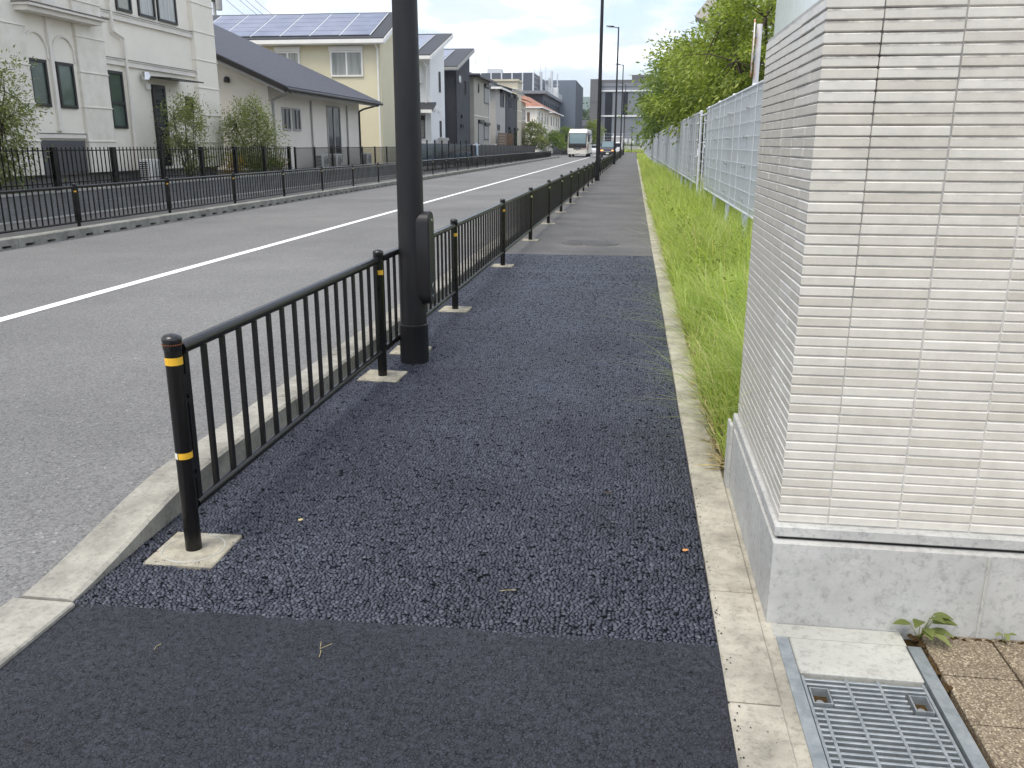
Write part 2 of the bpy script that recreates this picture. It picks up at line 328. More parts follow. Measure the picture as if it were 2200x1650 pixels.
    MAT['grass'] = leafy('grass_blade', [(0, (0.20, 0.28, 0.055)), (0.45, (0.39, 0.475, 0.125)), (0.85, (0.55, 0.635, 0.22)), (0.94, (0.64, 0.66, 0.30)), (1, (0.58, 0.46, 0.24))], 0.45, (1.5, 1.6, 0.8))
    MAT['dry'] = plain('dry_stem', (0.42, 0.34, 0.17), 0.8, 0.3, 30)
    MAT['orange_leaf'] = plain('dead_leaf', (0.55, 0.25, 0.08), 0.7, 0.2, 60)
    MAT['wood_far'] = leafy('far_foliage', [(0, (0.03, 0.06, 0.02)), (1, (0.075, 0.12, 0.035))], 0.2, (1.2, 1.3, 0.8))
    MAT['mountain'] = plain('mountain_forest', (0.05, 0.085, 0.05), 0.95, 0.2, 0.01, 0.1)
    # vehicles
    MAT['bus_white'] = plain('bus_white_paint', (0.76, 0.73, 0.66), 0.25, 0.04, 2, 0.5)
    MAT['car_dark'] = plain('dark_plum_paint', (0.030, 0.026, 0.040), 0.2, 0.1, 2, 0.6)
    MAT['car_white'] = plain('white_car_paint', (0.74, 0.75, 0.76), 0.25, 0.04, 2, 0.5)
    MAT['black'] = plain('black_plastic', (0.012, 0.012, 0.013), 0.5, 0.2, 4)
    MAT['tyre'] = plain('tyre_rubber', (0.015, 0.015, 0.015), 0.85, 0.2, 4)
    MAT['chrome'] = plain('bright_metal', (0.6, 0.6, 0.62), 0.2, 0.05, 4, 0.5, 0.9)
    t = NT('headlamp'); t.set((0.7, 0.72, 0.7), 0.1, 0.8); MAT['lamp'] = t.m
    t = NT('amber_lamp'); t.set((0.8, 0.35, 0.08), 0.2, 0.5); t.bsdf.inputs['Emission Color'].default_value = (1, 0.45, 0.15, 1); t.bsdf.inputs['Emission Strength'].default_value = 0.9; MAT['amber'] = t.m
    t = NT('coach_windscreen'); t.set((0.13, 0.19, 0.20), 0.06, 0.8); MAT['windscreen'] = t.m
    MAT['decal'] = plain('brown_decal', (0.30, 0.09, 0.05), 0.4, 0.2, 6)
    MAT['sign_red'] = NT('sign_face').m
    t = NT('sign_print')
    pt = t.ramp(t.noise(9, 2, 0.4), [(0.50, (0.75, 0.72, 0.66)), (0.54, (0.62, 0.16, 0.08))])
    t.set(pt, 0.5, 0.4); MAT['sign'] = t.m
    MAT['cloth'] = plain('pale_blue_cloth', (0.5, 0.6, 0.68), 0.8, 0.2, 6)
    MAT['iron'] = plain('cast_iron', (0.11, 0.105, 0.10), 0.6, 0.25, 12, 0.5, 0.5)
    MAT['fan'] = plain('fan_grille', (0.16, 0.16, 0.16), 0.6, 0.2, 8)
build_materials()

# ------------------------------------------------------------------ helpers
WL = {}
class MB:
    def __init__(s): s.v = []; s.f = []
    def add(s, vs, fs):
        o = len(s.v); s.v += [tuple(p) for p in vs]; s.f += [tuple(i + o for i in f) for f in fs]; return s
    def box(s, x0, x1, y0, y1, z0, z1):
        if x0 > x1: x0, x1 = x1, x0
        if y0 > y1: y0, y1 = y1, y0
        if z0 > z1: z0, z1 = z1, z0
        return s.add([(x0, y0, z0), (x1, y0, z0), (x1, y1, z0), (x0, y1, z0), (x0, y0, z1), (x1, y0, z1), (x1, y1, z1), (x0, y1, z1)],
                     [(3, 2, 1, 0), (4, 5, 6, 7), (0, 1, 5, 4), (1, 2, 6, 5), (2, 3, 7, 6), (3, 0, 4, 7)])
    def cbox(s, x0, x1, y0, y1, z0, z1, c):
        # box with chamfered edges
        X, Y, Z = (x0, x1), (y0, y1), (z0, z1); vs = []; idx = {}
        for i in (0, 1):
            for j in (0, 1):
                for k in (0, 1):
                    sx, sy, sz = (c if i == 0 else -c), (c if j == 0 else -c), (c if k == 0 else -c)
                    for a, p in enumerate(((X[i], Y[j] + sy, Z[k] + sz), (X[i] + sx, Y[j], Z[k] + sz), (X[i] + sx, Y[j] + sy, Z[k]))):
                        idx[(i, j, k, a)] = len(vs); vs.append(p)
        fs = []
        I = lambda i, j, k, a: idx[(i, j, k, a)]
        fs += [(I(0, 0, 0, 0), I(0, 0, 1, 0), I(0, 1, 1, 0), I(0, 1, 0, 0)), (I(1, 0, 0, 0), I(1, 1, 0, 0), I(1, 1, 1, 0), I(1, 0, 1, 0)),
               (I(0, 0, 0, 1), I(1, 0, 0, 1), I(1, 0, 1, 1), I(0, 0, 1, 1)), (I(0, 1, 0, 1), I(0, 1, 1, 1), I(1, 1, 1, 1), I(1, 1, 0, 1)),
               (I(0, 0, 0, 2), I(0, 1, 0, 2), I(1, 1, 0, 2), I(1, 0, 0, 2)), (I(0, 0, 1, 2), I(1, 0, 1, 2), I(1, 1, 1, 2), I(0, 1, 1, 2))]
        for i in (0, 1):
            for j in (0, 1): fs.append((I(i, j, 0, 0), I(i, j, 1, 0), I(i, j, 1, 1), I(i, j, 0, 1)))
        for i in (0, 1):
            for k in (0, 1): fs.append((I(i, 0, k, 0), I(i, 1, k, 0), I(i, 1, k, 2), I(i, 0, k, 2)))
        for j in (0, 1):
            for k in (0, 1): fs.append((I(0, j, k, 1), I(1, j, k, 1), I(1, j, k, 2), I(0, j, k, 2)))
        for i in (0, 1):
            for j in (0, 1):
                for k in (0, 1): fs.append((I(i, j, k, 0), I(i, j, k, 1), I(i, j, k, 2)))
        return s.add(vs, fs)
    def quad(s, a, b, c, d): return s.add([a, b, c, d], [(0, 1, 2, 3)])
    def poly(s, pts): return s.add(pts, [tuple(range(len(pts)))])
    def prism(s, pts, d):
        # pts: planar loop, d: extrusion vector
        n = len(pts); d = Vector(d); top = [tuple(Vector(p) + d) for p in pts]
        fs = [tuple(range(n))[::-1], tuple(range(n, 2 * n))] + [(i, (i + 1) % n, n + (i + 1) % n, n + i) for i in range(n)]
        return s.add(list(pts) + top, fs)
    def tube(s, p0, p1, r0, r1=None, n=10, caps=True):
        r1 = r0 if r1 is None else r1
        p0, p1 = Vector(p0), Vector(p1); z = (p1 - p0).normalized()
        a = Vector((1, 0, 0)) if abs(z.x) < 0.9 else Vector((0, 1, 0)); x = z.cross(a).normalized(); y = z.cross(x)
        vs = []
        for p, r in ((p0, r0), (p1, r1)):
            for i in range(n):
                t = 2 * math.pi * i / n; vs.append(tuple(p + x * (r * math.cos(t)) + y * (r * math.sin(t))))
        fs = [(i, (i + 1) % n, n + (i + 1) % n, n + i) for i in range(n)]
        if caps: fs += [tuple(range(n))[::-1], tuple(range(n, 2 * n))]
        return s.add(vs, fs)
    def path(s, pts, r, n=8):
        for a, b in zip(pts[:-1], pts[1:]): s.tube(a, b, r, r, n)
        return s
    def lathe(s, cx, cy, prof, n=16, arc=None):
        vs = []; k = len(prof)
        a0, a1 = arc if arc else (0, 2 * math.pi); m = n if not arc else n + 1
        for i in range(m):
            t = a0 + (a1 - a0) * i / n
            for r, z in prof: vs.append((cx + r * math.cos(t), cy + r * math.sin(t), z))
        fs = []
        for i in range(n):
            j = (i + 1) % m
            for q in range(k - 1): fs.append((i * k + q, j * k + q, j * k + q + 1, i * k + q + 1))
        return s.add(vs, fs)
    def mesh(s, name, mat, smooth=False):
        me = bpy.data.meshes.new(name); me.from_pydata(s.v, [], s.f); me.materials.append(MAT[mat] if isinstance(mat, str) else mat)
        if smooth:
            me.shade_smooth() if hasattr(me, 'shade_smooth') else None
            try: me.set_sharp_from_angle(angle=R(40))
            except Exception: pass
        return me
    def build(s, name, mat, parent=None, smooth=False, label=None):
        loc = WL.get(parent.name, (0, 0, 0)) if parent else (0, 0, 0)
        if loc != (0, 0, 0): s.v = [(x - loc[0], y - loc[1], z - loc[2]) for x, y, z in s.v]
        me = s.mesh(name, mat, smooth)
        o = bpy.data.objects.new(name, me); col.objects.link(o)
        if parent: o.parent = parent
        WL[o.name] = loc
        if label: o['label'] = label
        return o
def inst(name, me, parent=None, loc=(0, 0, 0), rotz=0.0):
    o = bpy.data.objects.new(name, me); col.objects.link(o)
    pl = WL.get(parent.name, (0, 0, 0)) if parent else (0, 0, 0)
    o.location = (loc[0] - pl[0], loc[1] - pl[1], loc[2] - pl[2]); o.rotation_euler = (0, 0, rotz)
    if parent: o.parent = parent
    WL[o.name] = tuple(loc)
    return o
def thing(name, label, cat, loc=(0, 0, 0), group=None):
    o = bpy.data.objects.new(name, None); col.objects.link(o); o.location = loc; o.empty_display_size = 0.2
    o['label'] = label; o['category'] = cat
    if group: o['group'] = group
    WL[o.name] = tuple(loc); return o
def tag(o, label, cat, group=None):
    o['label'] = label; o['category'] = cat
    if group: o['group'] = group
    return o
def struct(o): o['kind'] = 'structure'; return o
def stuff(o): o['kind'] = 'stuff'; return o
def sroot(name, loc=(0, 0, 0)):
    o = bpy.data.objects.new(name, None); col.objects.link(o); o.location = loc; o['kind'] = 'structure'; WL[o.name] = tuple(loc); return o
def np_mesh(name, V, F, mat, smooth=False):
    V = np.asarray(V, np.float32); F = np.asarray(F, np.int32); k = F.shape[1]
    me = bpy.data.meshes.new(name); me.vertices.add(len(V)); me.vertices.foreach_set('co', V.ravel())
    me.loops.add(F.size); me.loops.foreach_set('vertex_index', F.ravel())
    me.polygons.add(len(F)); me.polygons.foreach_set('loop_start', np.arange(0, F.size, k, dtype=np.int32))
    me.polygons.foreach_set('loop_total', np.full(len(F), k, np.int32))
    if smooth: me.polygons.foreach_set('use_smooth', np.ones(len(F), bool))
    me.update(calc_edges=True); me.materials.append(MAT[mat]); return me
def vnoise(x, y, seed=0):
    # smooth value noise, numpy
    def h(i, j):
        n = (i * 374761393 + j * 668265263 + seed * 974634777) & 0x7fffffff
        n = ((n ^ (n >> 13)) * 1274126177) & 0x7fffffff
        return ((n ^ (n >> 16)) & 0xffff) / 65535.0
    xi, yi = np.floor(x).astype(np.int64), np.floor(y).astype(np.int64); fx, fy = x - xi, y - yi
    fx, fy = fx * fx * (3 - 2 * fx), fy * fy * (3 - 2 * fy)
    return (h(xi, yi) * (1 - fx) + h(xi + 1, yi) * fx) * (1 - fy) + (h(xi, yi + 1) * (1 - fx) + h(xi + 1, yi + 1) * fx) * fy

# ------------------------------------------------------------------ the ground
struct(MB().quad((-2500, -600, -0.16), (2500, -600, -0.16), (2500, 4000, -0.16), (-2500, 4000, -0.16)).build('ground', 'ground'))
road = struct(MB().quad((-9.3, -12, -0.012), (-1.9, -12, -0.012), (-1.9, 186, -0.012), (-9.3, 186, -0.012)).build('road', 'road'))
struct(MB().quad((-60, 186, -0.016), (40, 186, -0.016), (40, 194, -0.016), (-60, 194, -0.016)).build('road', 'road'))
struct(MB().quad((-30, 109.6, -0.016), (-9.2, 109.6, -0.016), (-9.2, 127, -0.016), (-30, 127, -0.016)).build('road', 'road'))
MB().quad((-5.57, -12, -0.008), (-5.435, -12, -0.008), (-5.46, 150, -0.008), (-5.595, 150, -0.008)).build('road_line', 'paint', road)

# footway on the right: apron, fresh patch (real stones near the camera), old asphalt
PADS = [(-1.61, 2.79), (-1.61, 5.37), (-1.60, 6.12), (-1.61, 7.81), (-1.60, 10.86)]
XS0, XS1 = -1.835, 0.318
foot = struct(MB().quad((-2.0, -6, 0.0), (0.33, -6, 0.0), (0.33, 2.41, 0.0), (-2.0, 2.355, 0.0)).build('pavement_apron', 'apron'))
struct(MB().quad((-1.9, 12.1, 0.0), (0.36, 12.16, 0.0), (0.40, 186, 0.0), (-1.9, 186, 0.0)).build('pavement', 'footway'))
struct(MB().quad((-60, 184.4, -0.004), (-9.5, 184.4, -0.004), (-9.5, 110, -0.02), (-60, 110, -0.02)).build('pavement', 'footway'))
def fresh_patch(Y0, Y1, dx, dy, grow, crack):
    xs = np.arange(XS0, XS1 + dx, dx)
    ys = [Y0]
    while ys[-1] < Y1: ys.append(ys[-1] + dy * (1 + grow * (ys[-1] - Y0)))
    ys = np.array(ys); ys[-1] = Y1; X, Y = np.meshgrid(xs, ys)
    C = 0.0138
    def worley(x, y, c, seed):
        gx, gy = x / c, y / c; ix, iy = np.floor(gx).astype(np.int64), np.floor(gy).astype(np.int64)
        f1 = np.full(x.shape, 9.0); f2 = np.full(x.shape, 9.0); hh = np.zeros(x.shape); tl = np.zeros(x.shape)
        for di in (-1, 0, 1):
            for dj in (-1, 0, 1):
                a, b = ix + di, iy + dj
                n = (a * 73856093 ^ b * 19349663 ^ seed * 83492791) & 0x7fffffff
                n = ((n ^ (n >> 13)) * 1274126177) & 0x7fffffff
                jx = (n & 0x3ff) / 1023.0; jy = ((n >> 10) & 0x3ff) / 1023.0; hv = ((n >> 20) & 0x3ff) / 1023.0
                d = np.hypot(a + jx - gx, b + jy - gy)
                m = d < f1
                f2 = np.where(m, f1, np.minimum(f2, d)); hh = np.where(m, hv, hh); f1 = np.where(m, d, f1)
                tl = np.where(m, (jx - .5) * (a + jx - gx) + (jy - .5) * (b + jy - gy), tl)
        return f1, f2, hh, tl
    wx, wy = X + 0.005 * (vnoise(X * 70, Y * 70, 41) - .5), Y + 0.005 * (vnoise(X * 70, Y * 70, 42) - .5)
    f1, f2, hh, tl = worley(wx * 0.92, wy * 1.12, C, 3)
    big = vnoise(X * 2.1, Y * 2.1, 2)
    e = np.clip((f2 - f1) / crack, 0, 1); stone = e * e * (3 - 2 * e)
    z = -0.0035 + stone * (0.0050 + 0.0020 * hh + 0.003 * tl) + (vnoise(X * 170, Y * 170, 5) - 0.5) * 0.0014 + (big - 0.5) * 0.003
    # thins out into a ragged joint with the apron
    joint = 2.345 + 0.026 * (X - XS0) + 0.03 * (vnoise(X * 7, Y * 0, 4) - 0.5) + 0.02 * (vnoise(X * 38, Y * 38, 6) - 0.5)
    z = np.where(Y < joint, -0.03, np.where(Y < joint + 0.03, np.minimum(z, 0.003), z))
    for px, py in PADS:
        if py > Y1 + .3 or py < Y0 - .3: continue
        e = 0.138 + 0.03 * (vnoise(X * 22, Y * 22, 8) - 0.5) + 0.018 * (vnoise(X * 70, Y * 70, 18) - 0.5)
        z = np.where((np.abs(X - px) < e) & (np.abs(Y - py) < e), -0.03, z)
    nx, ny = len(xs), len(ys); i = np.arange(nx * ny).reshape(ny, nx)
    F = np.stack([i[:-1, :-1], i[:-1, 1:], i[1:, 1:], i[1:, :-1]], -1).reshape(-1, 4)
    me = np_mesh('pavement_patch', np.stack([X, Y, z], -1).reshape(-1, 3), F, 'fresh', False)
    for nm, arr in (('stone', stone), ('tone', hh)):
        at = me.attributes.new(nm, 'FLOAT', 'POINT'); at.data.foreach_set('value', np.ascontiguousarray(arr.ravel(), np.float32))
    o = bpy.data.objects.new('pavement_patch', me); col.objects.link(o); struct(o)
    if Y0 < 3: struct(MB().quad((XS0 - .03, 2.4, -0.021), (XS1, 2.4, -0.021), (XS1, 12.2, -0.021), (XS0 - .03, 12.1, -0.021)).build('pavement_patch', 'fresh_far'))
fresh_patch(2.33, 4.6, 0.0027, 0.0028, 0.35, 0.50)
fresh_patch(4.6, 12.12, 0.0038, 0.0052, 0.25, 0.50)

# left footway, gutter strip
struct(MB().quad((-12.0, -12, 0.0), (-9.22, -12, 0.0), (-9.22, 109.2, 0.0), (-12.0, 109.2, 0.0)).build('pavement', 'footway'))
struct(MB().box(-12.04, -11.86, -2, 48, -0.05, 0.02).build('gutter', 'gutter'))
struct(MB().quad((-60, -12, 0.40), (-12.2, -12, 0.40), (-12.2, 48.6, 0.40), (-60, 48.6, 0.40)).build('garden_ground', 'soil'))
struct(MB().quad((-60, 48.6, 0.06), (-12.05, 48.6, 0.06), (-12.05, 109, 0.06), (-60, 109, 0.06)).build('yard_ground', 'footway'))
struct(MB().quad((-60, 127, 0.06), (-11.0, 127, 0.06), (-11.0, 184, 0.06), (-60, 184, 0.06)).build('yard_ground', 'footway'))

# kerbs -------------------------------------------------------------
def kerb_mesh(name, L, w, h, mat, slots=False):
    m = MB(); c = 0.012
    prof = [(0, -0.1), (w, -0.1), (w, h - c), (w - c * 1.3, h), (c, h), (0, h - c)]
    if not slots:
        m.prism([(x, 0.004, z) for x, z in prof], (0, L - 0.008, 0))
    else:
        # road-side face at x = w; drainage slots cut at its foot
        up = [(0, 0.045), (w, 0.045), (w, h - c), (w - c * 1.3, h), (c, h), (0, h - c)]
        m.prism([(x, 0.004, z) for x, z in up], (0, L - 0.008, 0))
        m.box(0, w * 0.35, 0.004, L - 0.004, -0.1, 0.045)
        for y0, y1 in ((0.004, 0.15), (0.35, 0.65), (0.85, L - 0.004)): m.box(w * 0.35, w - 0.001, y0, y1, -0.1, 0.045)
        m.box(w * 0.35, w - 0.001, 0.15, 0.85, -0.1, 0.006)
    return m.mesh(name, mat)
kr = sroot('kerb', (-2.03, 3.4, 0))
kme = kerb_mesh('kerb_block', 1.0, 0.195, 0.125, 'kerb')
for i in range(110): inst('kerb_block', kme, kr, (-2.03 + random.uniform(-.003, .003), 3.42 + i, random.uniform(-.003, .003)))
# dropped end of the kerb at the crossing
m = MB(); pts = []
ny = 9
for j in range(ny):
    t = j / (ny - 1); y = 2.36 + t * (3.415 - 2.36); h = 0.014 + 0.111 * (t * t * (3 - 2 * t)) ** 0.8; sh = 0.012 * (1 - t)
    pts.append([(-2.03 + sh, y, -0.1), (-1.835 + sh, y, -0.1), (-1.835 + sh, y, h - 0.008), (-1.851 + sh, y, h), (-2.018 + sh, y, h), (-2.03 + sh, y, h - 0.008)])
vs = [p for r in pts for p in r]; fs = [tuple(range(6))[::-1], tuple(range((ny - 1) * 6, ny * 6))]
for j in range(ny - 1):
    for q in range(6): fs.append((j * 6 + q, j * 6 + (q + 1) % 6, (j + 1) * 6 + (q + 1) % 6, (j + 1) * 6 + q))
m.add(vs, fs); m.build('kerb_block', 'kerb', kr, label='kerb block sloping down to the crossing')
for y0, y1 in ((1.74, 2.345), (1.13, 1.73), (0.5, 1.12)):
    MB().cbox(-2.03, -1.80, y0, y1, -0.1, 0.016, 0.006).build('kerb_block', 'kerb', kr, label='flush kerb block at the crossing')
kl = sroot('kerb', (-9.25, 5.0, 0))
kme = kerb_mesh('kerb_block', 1.0, 0.2, 0.145, 'kerb_left', True)
for i in range(104): inst('kerb_block', kme, kl, (-9.25 + random.uniform(-.004, .004), 4.73 + i, random.uniform(-.004, .002)))
MB().prism([(-9.25, 108.73, -0.1), (-9.25, 108.73, 0.145), (-9.25, 109.9, 0.02), (-9.25, 109.9, -0.1)], (0.2, 0, 0)).build('kerb_block', 'kerb_left', kl)
kl2 = sroot('kerb', (-9.25, 128, 0))
for i in range(50): inst('kerb_block', kme, kl2, (-9.25, 128 + i, 0))
ke = sroot('kerb', (0.32, 1.0, 0))
kme = MB().cbox(0, 0.148, 0.003, 0.617, -0.1, 0.012, 0.006).mesh('kerb_block', 'strip')
for i in range(160):
    y = 0.26 + i * 0.62
    inst('kerb_block', kme, ke, (0.322 + random.uniform(-.002, .002) + (0.0003 * y), y, random.uniform(-.003, .003)))
MB().box(0.463, 0.52, 0.3, 3.84, -0.1, 0.004).build('mortar_bed', 'strip', ke)
# verge
struct(MB().quad((0.46, 3.82, 0.006), (9.0, 3.82, 0.02), (9.0, 186, 0.05), (0.46, 186, 0.006)).build('verge', 'soil'))
# low wall of concrete blocks along the gardens ----------------------
gw = thing('retaining_wall', 'low grey concrete block wall along the left pavement under the garden fence', 'wall', (-12.1, 10, 0))
bme = MB().cbox(-0.08, 0.08, 0.004, 0.396, 0.004, 0.236, 0.006).mesh('concrete_block', 'block')
MB().box(-12.17, -12.03, 8, 48.5, -0.1, 0.475).build('wall_core', 'gutter', gw)
for i in range(95):
    for k in range(2):
        inst('concrete_block', bme, gw, (-12.1, 9.0 + i * 0.4 + (0.2 if k else 0), 0.01 + k * 0.24))
MB().box(-12.2, -12.0, 8, 48.5, 0.49, 0.53).build('coping', 'gutter', gw)

# ------------------------------------------------------------------ guard fences
def post_meshes(h):
    post = MB().lathe(0, 0, [(0.0305, -0.02), (0.0305, h - 0.045)], 18)
    cap = MB().lathe(0, 0, [(0.0305, h - 0.058), (0.0335, h - 0.054), (0.0335, h - 0.026), (0.0352, h - 0.02), (0.0345, h - 0.013), (0.028, h - 0.005), (0.015, h + 0.001), (0.0, h + 0.003)], 20)
    return post.mesh('post', 'coat', True), cap.mesh('cap', 'cap', True)
def guard_fence(root, X, ys, h, face, n_part, footings, ztop, zbot, step):
    """face: angle the reflective tape points to"""
    pm, cm = post_meshes(h)
    band = MB().lathe(0, 0, [(0.0312, h - 0.160), (0.0312, h - 0.130)], 8, (face - 0.95, face + 0.95)).mesh('reflective_band', 'yellow', True)
    band2 = MB().lathe(0, 0, [(0.0312, h - 0.160), (0.0312, h - 0.130)], 8, (face - 0.95, face + 0.95)).mesh('reflective_band', 'pale_tape', True)
    foot = MB().cbox(-0.135, 0.135, -0.135, 0.135, -0.1, 0.007, 0.004).mesh('footing', 'pad')
    far_foot = MB().cbox(-0.13, 0.13, -0.13, 0.13, -0.1, 0.012, 0.004).mesh('footing', 'pad')
    bal = MB().box(-0.008, 0.008, -0.0125, 0.0125, zbot, ztop).mesh('baluster', 'coat')
    endb = MB().box(-0.011, 0.011, -0.016, 0.016, zbot - 0.01, ztop).mesh('end_bar', 'coat')
    used = 0; rest = MB()
    for i, y in enumerate(ys):
        p = inst('post', pm, root, (X, y, 0)); inst('cap', cm, p, (X, y, 0))
        if not (footings and i == 0): inst('reflective_band', band if i < 5 else band2, p, (X, y, 0))
        if footings and i < 45: inst('footing', foot if y < 12 else far_foot, root, (X, y, 0), random.uniform(-.03, .03))
    for a, b in zip(ys[:-1], ys[1:]):
        y0, y1 = a + 0.048, b - 0.048
        MB().tube((X, y0, ztop + 0.02), (X, y1, ztop + 0.02), 0.0245, n=12).build('top_rail', 'coat', root, True)
        MB().tube((X, y0, zbot - 0.012), (X, y1, zbot - 0.012), 0.0195, n=12).build('bottom_rail', 'coat', root, True)
        br = MB()
        for yy, s in ((a, 1), (b, -1)):
            for zc in (ztop - 0.13, zbot + 0.15):
                br.box(X - 0.012, X + 0.012, yy + s * 0.025, yy + s * 0.070, zc - 0.055, zc + 0.055)
                br.tube((X, yy + s * 0.05, zc - 0.03), (X + (0.02 if face < 0.6 else -0.02), yy + s * 0.05, zc - 0.03), 0.008, n=6)
        if a < 60: br.build('bracket', 'coat', root)
        inst('end_bar', endb, root, (X, y0 + 0.022, 0)); inst('end_bar', endb, root, (X, y1 - 0.022, 0))
        n = max(1, int(round((y1 - y0 - 0.044) / step))); d = (y1 - y0 - 0.044) / n
        for k in range(1, n):
            yy = y0 + 0.022 + k * d
            if used < n_part: inst('baluster', bal, root, (X, yy, 0)); used += 1
            else: rest.box(X - 0.008, X + 0.008, yy - 0.0125, yy + 0.0125, zbot, ztop)
    if rest.v: stuff(rest.build('balusters', 'coat', root))
FX = -1.61
ys_r = [2.79, 5.37, 6.12, 7.81] + [7.81 + 3.06 * k for k in range(1, 46)]
gf = thing('guard_fence', 'black railing with yellow tape along the freshly patched right pavement', 'fence', (FX, 2.79, 0))
guard_fence(gf, FX, ys_r, 0.845, -1.05, 290, True, 0.762, 0.185, 0.15)
# first post: two full tape bands, the lower one torn, and the round mark in its footing
p0 = [o for o in gf.children if o.name.split('.')[0] == 'post'][0]
MB().lathe(FX, 2.79, [(0.0312, 0.735), (0.0312, 0.763)], 20).build('reflective_band', 'yellow', p0, True)
MB().lathe(FX, 2.79, [(0.0312, 0.378), (0.0312, 0.402)], 14, (-1.75, 1.7)).build('reflective_band', 'yellow', p0, True)
MB().lathe(FX, 2.79, [(0.0313, 0.378), (0.0313, 0.402)], 6, (-2.55, -1.85)).build('reflective_band', 'white_tape', p0, True, label='torn white end of the lower tape')
rm = MB()
for k in range(26):
    a = 2 * math.pi * k / 26
    rm.box(FX + 0.0336 * math.cos(a) - .0015, FX + 0.0336 * math.cos(a) + .0015, 2.79 + 0.0336 * math.sin(a) - .0015, 2.79 + 0.0336 * math.sin(a) + .0015, 0.808, 0.812)
rm.build('rust_spots', 'rust', p0)
MB().lathe(FX, 2.79, [(0.112, 0.0072), (0.113, 0.009), (0.116, 0.009), (0.117, 0.0072)], 36).build('ring_mark', 'cover', gf)
ys_l = [8.29 + 3.235 * k for k in range(32)]
gl = thing('guard_fence', 'black railing with yellow tape along the left kerb before the houses', 'fence', (-10.1, 8.3, 0))
guard_fence(gl, -10.1, ys_l, 0.80, -1.0, 290, False, 0.715, 0.115, 0.157)
gl2 = thing('guard_fence', 'short black railing at the kerb beside the coach', 'fence', (-10.3, 128, 0))
guard_fence(gl2, -10.3, [128 + 3.2 * k for k in range(12)], 0.80, -1.0, 60, False, 0.715, 0.115, 0.157)

# ------------------------------------------------------------------ street lamps
pole_prof = [(0.093, 0.265), (0.089, 1.2), (0.082, 2.5), (0.066, 7.0), (0.052, 10.28), (0.0, 10.29)]
pme = MB().lathe(0, 0, pole_prof, 28).mesh('pole', 'pole', True)
sme = MB().lathe(0, 0, [(0.102, -0.05), (0.102, 0.258), (0.1035, 0.262), (0.1035, 0.274), (0.096, 0.278)], 28).mesh('base_sleeve', 'pole', True)
def stadium(y, z0, z1, hw, x, n=8):
    pts = []
    for k in range(n + 1): a = math.pi * k / n; pts.append((x, y + hw * math.cos(a), z1 - hw + hw * math.sin(a)))
    for k in range(n + 1): a = math.pi + math.pi * k / n; pts.append((x, y + hw * math.cos(a), z0 + hw + hw * math.sin(a)))
    return pts
def box_meshes():
    b = MB(); b.prism(stadium(0, 0.42, 1.06, 0.074, 0.03), (0.103, 0, 0))
    l = MB(); A, B = stadium(0, 0.416, 1.064, 0.077, 0.134), stadium(0, 0.424, 1.056, 0.070, 0.144); n = len(A)
    l.add(A + B, [tuple(range(n, 2 * n))] + [(i, (i + 1) % n, n + (i + 1) % n, n + i) for i in range(n)])
    k = MB(); k.tube((0.143, 0, 1.0), (0.149, 0, 1.0), 0.013, n=12); k.tube((0.143, 0, 0.475), (0.149, 0, 0.475), 0.012, n=12)
    r = MB(); r.lathe(0, 0, [(0.021, 0), (0.026, 0.004), (0.021, 0.006)], 16)
    r.v = [(0.1445 + z, y, 0.545 + x) for x, y, z in r.v]
    r.box(0.144, 0.148, -0.014, 0.014, 0.538, 0.552)
    return b.mesh('inspection_box', 'pole', True), l.mesh('cover_plate', 'pole'), k.mesh('screw', 'chrome'), r.mesh('lock', 'chrome')
bx, lid, scr, lok = box_meshes()
arm_me = MB().tube((0, 0, 10.2), (-0.55, 0, 10.33), 0.03, n=10).mesh('arm', 'pole', True)
head_me = MB().prism([(-0.35, -0.11, 10.26), (-0.95, -0.09, 10.34), (-0.95, -0.09, 10.39), (-0.35, -0.11, 10.36)], (0, 0.2, 0)).mesh('lamp_head', 'pole')
lens_me = MB().box(-0.9, -0.42, -0.08, 0.08, 10.235, 10.262).mesh('lamp_lens', 'white_steel')
LAMPS = [(-1.50, 5.81, 'tall dark grey street lamp pole rising in front of the near railing'), (-1.52, 38.2, 'second dark street lamp from the camera, standing against the railing'),
         (-1.53, 71.5, 'third dark street lamp, its lamp head near the top of the sky'), (-1.55, 104.0, 'fourth street lamp, its head in front of the clouds'),
         (-1.56, 137.0, 'fifth and farthest street lamp against the grey building')]
for x, y, lab in LAMPS:
    t = thing('street_lamp', lab, 'street lamp', (x, y, 0), 'street lamps along the right pavement')
    p = inst('pole', pme, t, (x, y, 0)); inst('base_sleeve', sme, t, (x, y, 0)); inst('arm', arm_me, t, (x, y, 0))
    hd = inst('lamp_head', head_me, t, (x, y, 0)); inst('lamp_lens', lens_me, hd, (x, y, 0))
    b = inst('inspection_box', bx, t, (x, y, 0)); inst('cover_plate', lid, b, (x, y, 0)); inst('screw', scr, b, (x, y, 0)); inst('lock', lok, b, (x, y, 0))

# ------------------------------------------------------------------ manhole
mh = thing('manhole_cover', 'round cast iron manhole cover with ribbed top in the old pavement', 'manhole', (-0.62, 13.66, 0))
MB().lathe(-0.62, 13.66, [(0.0, 0.004), (0.40, 0.004), (0.41, 0.012), (0.445, 0.012), (0.455, 0.0)], 40).build('rim', 'iron', mh)
ribme = MB()
for k in range(-8, 9):
    x = k * 0.043; L = math.sqrt(max(0.0, 0.375 ** 2 - x * x))
    for j in range(int(2 * L / 0.1)):
        y = -L + j * 0.1 + (0.05 if k % 2 else 0)
        if y + 0.08 < L: ribme.box(-0.62 + x - 0.014, -0.62 + x + 0.014, 13.66 + y, 13.66 + y + 0.08, 0.003, 0.013)
ribme.build('rib_pattern', 'iron', mh)

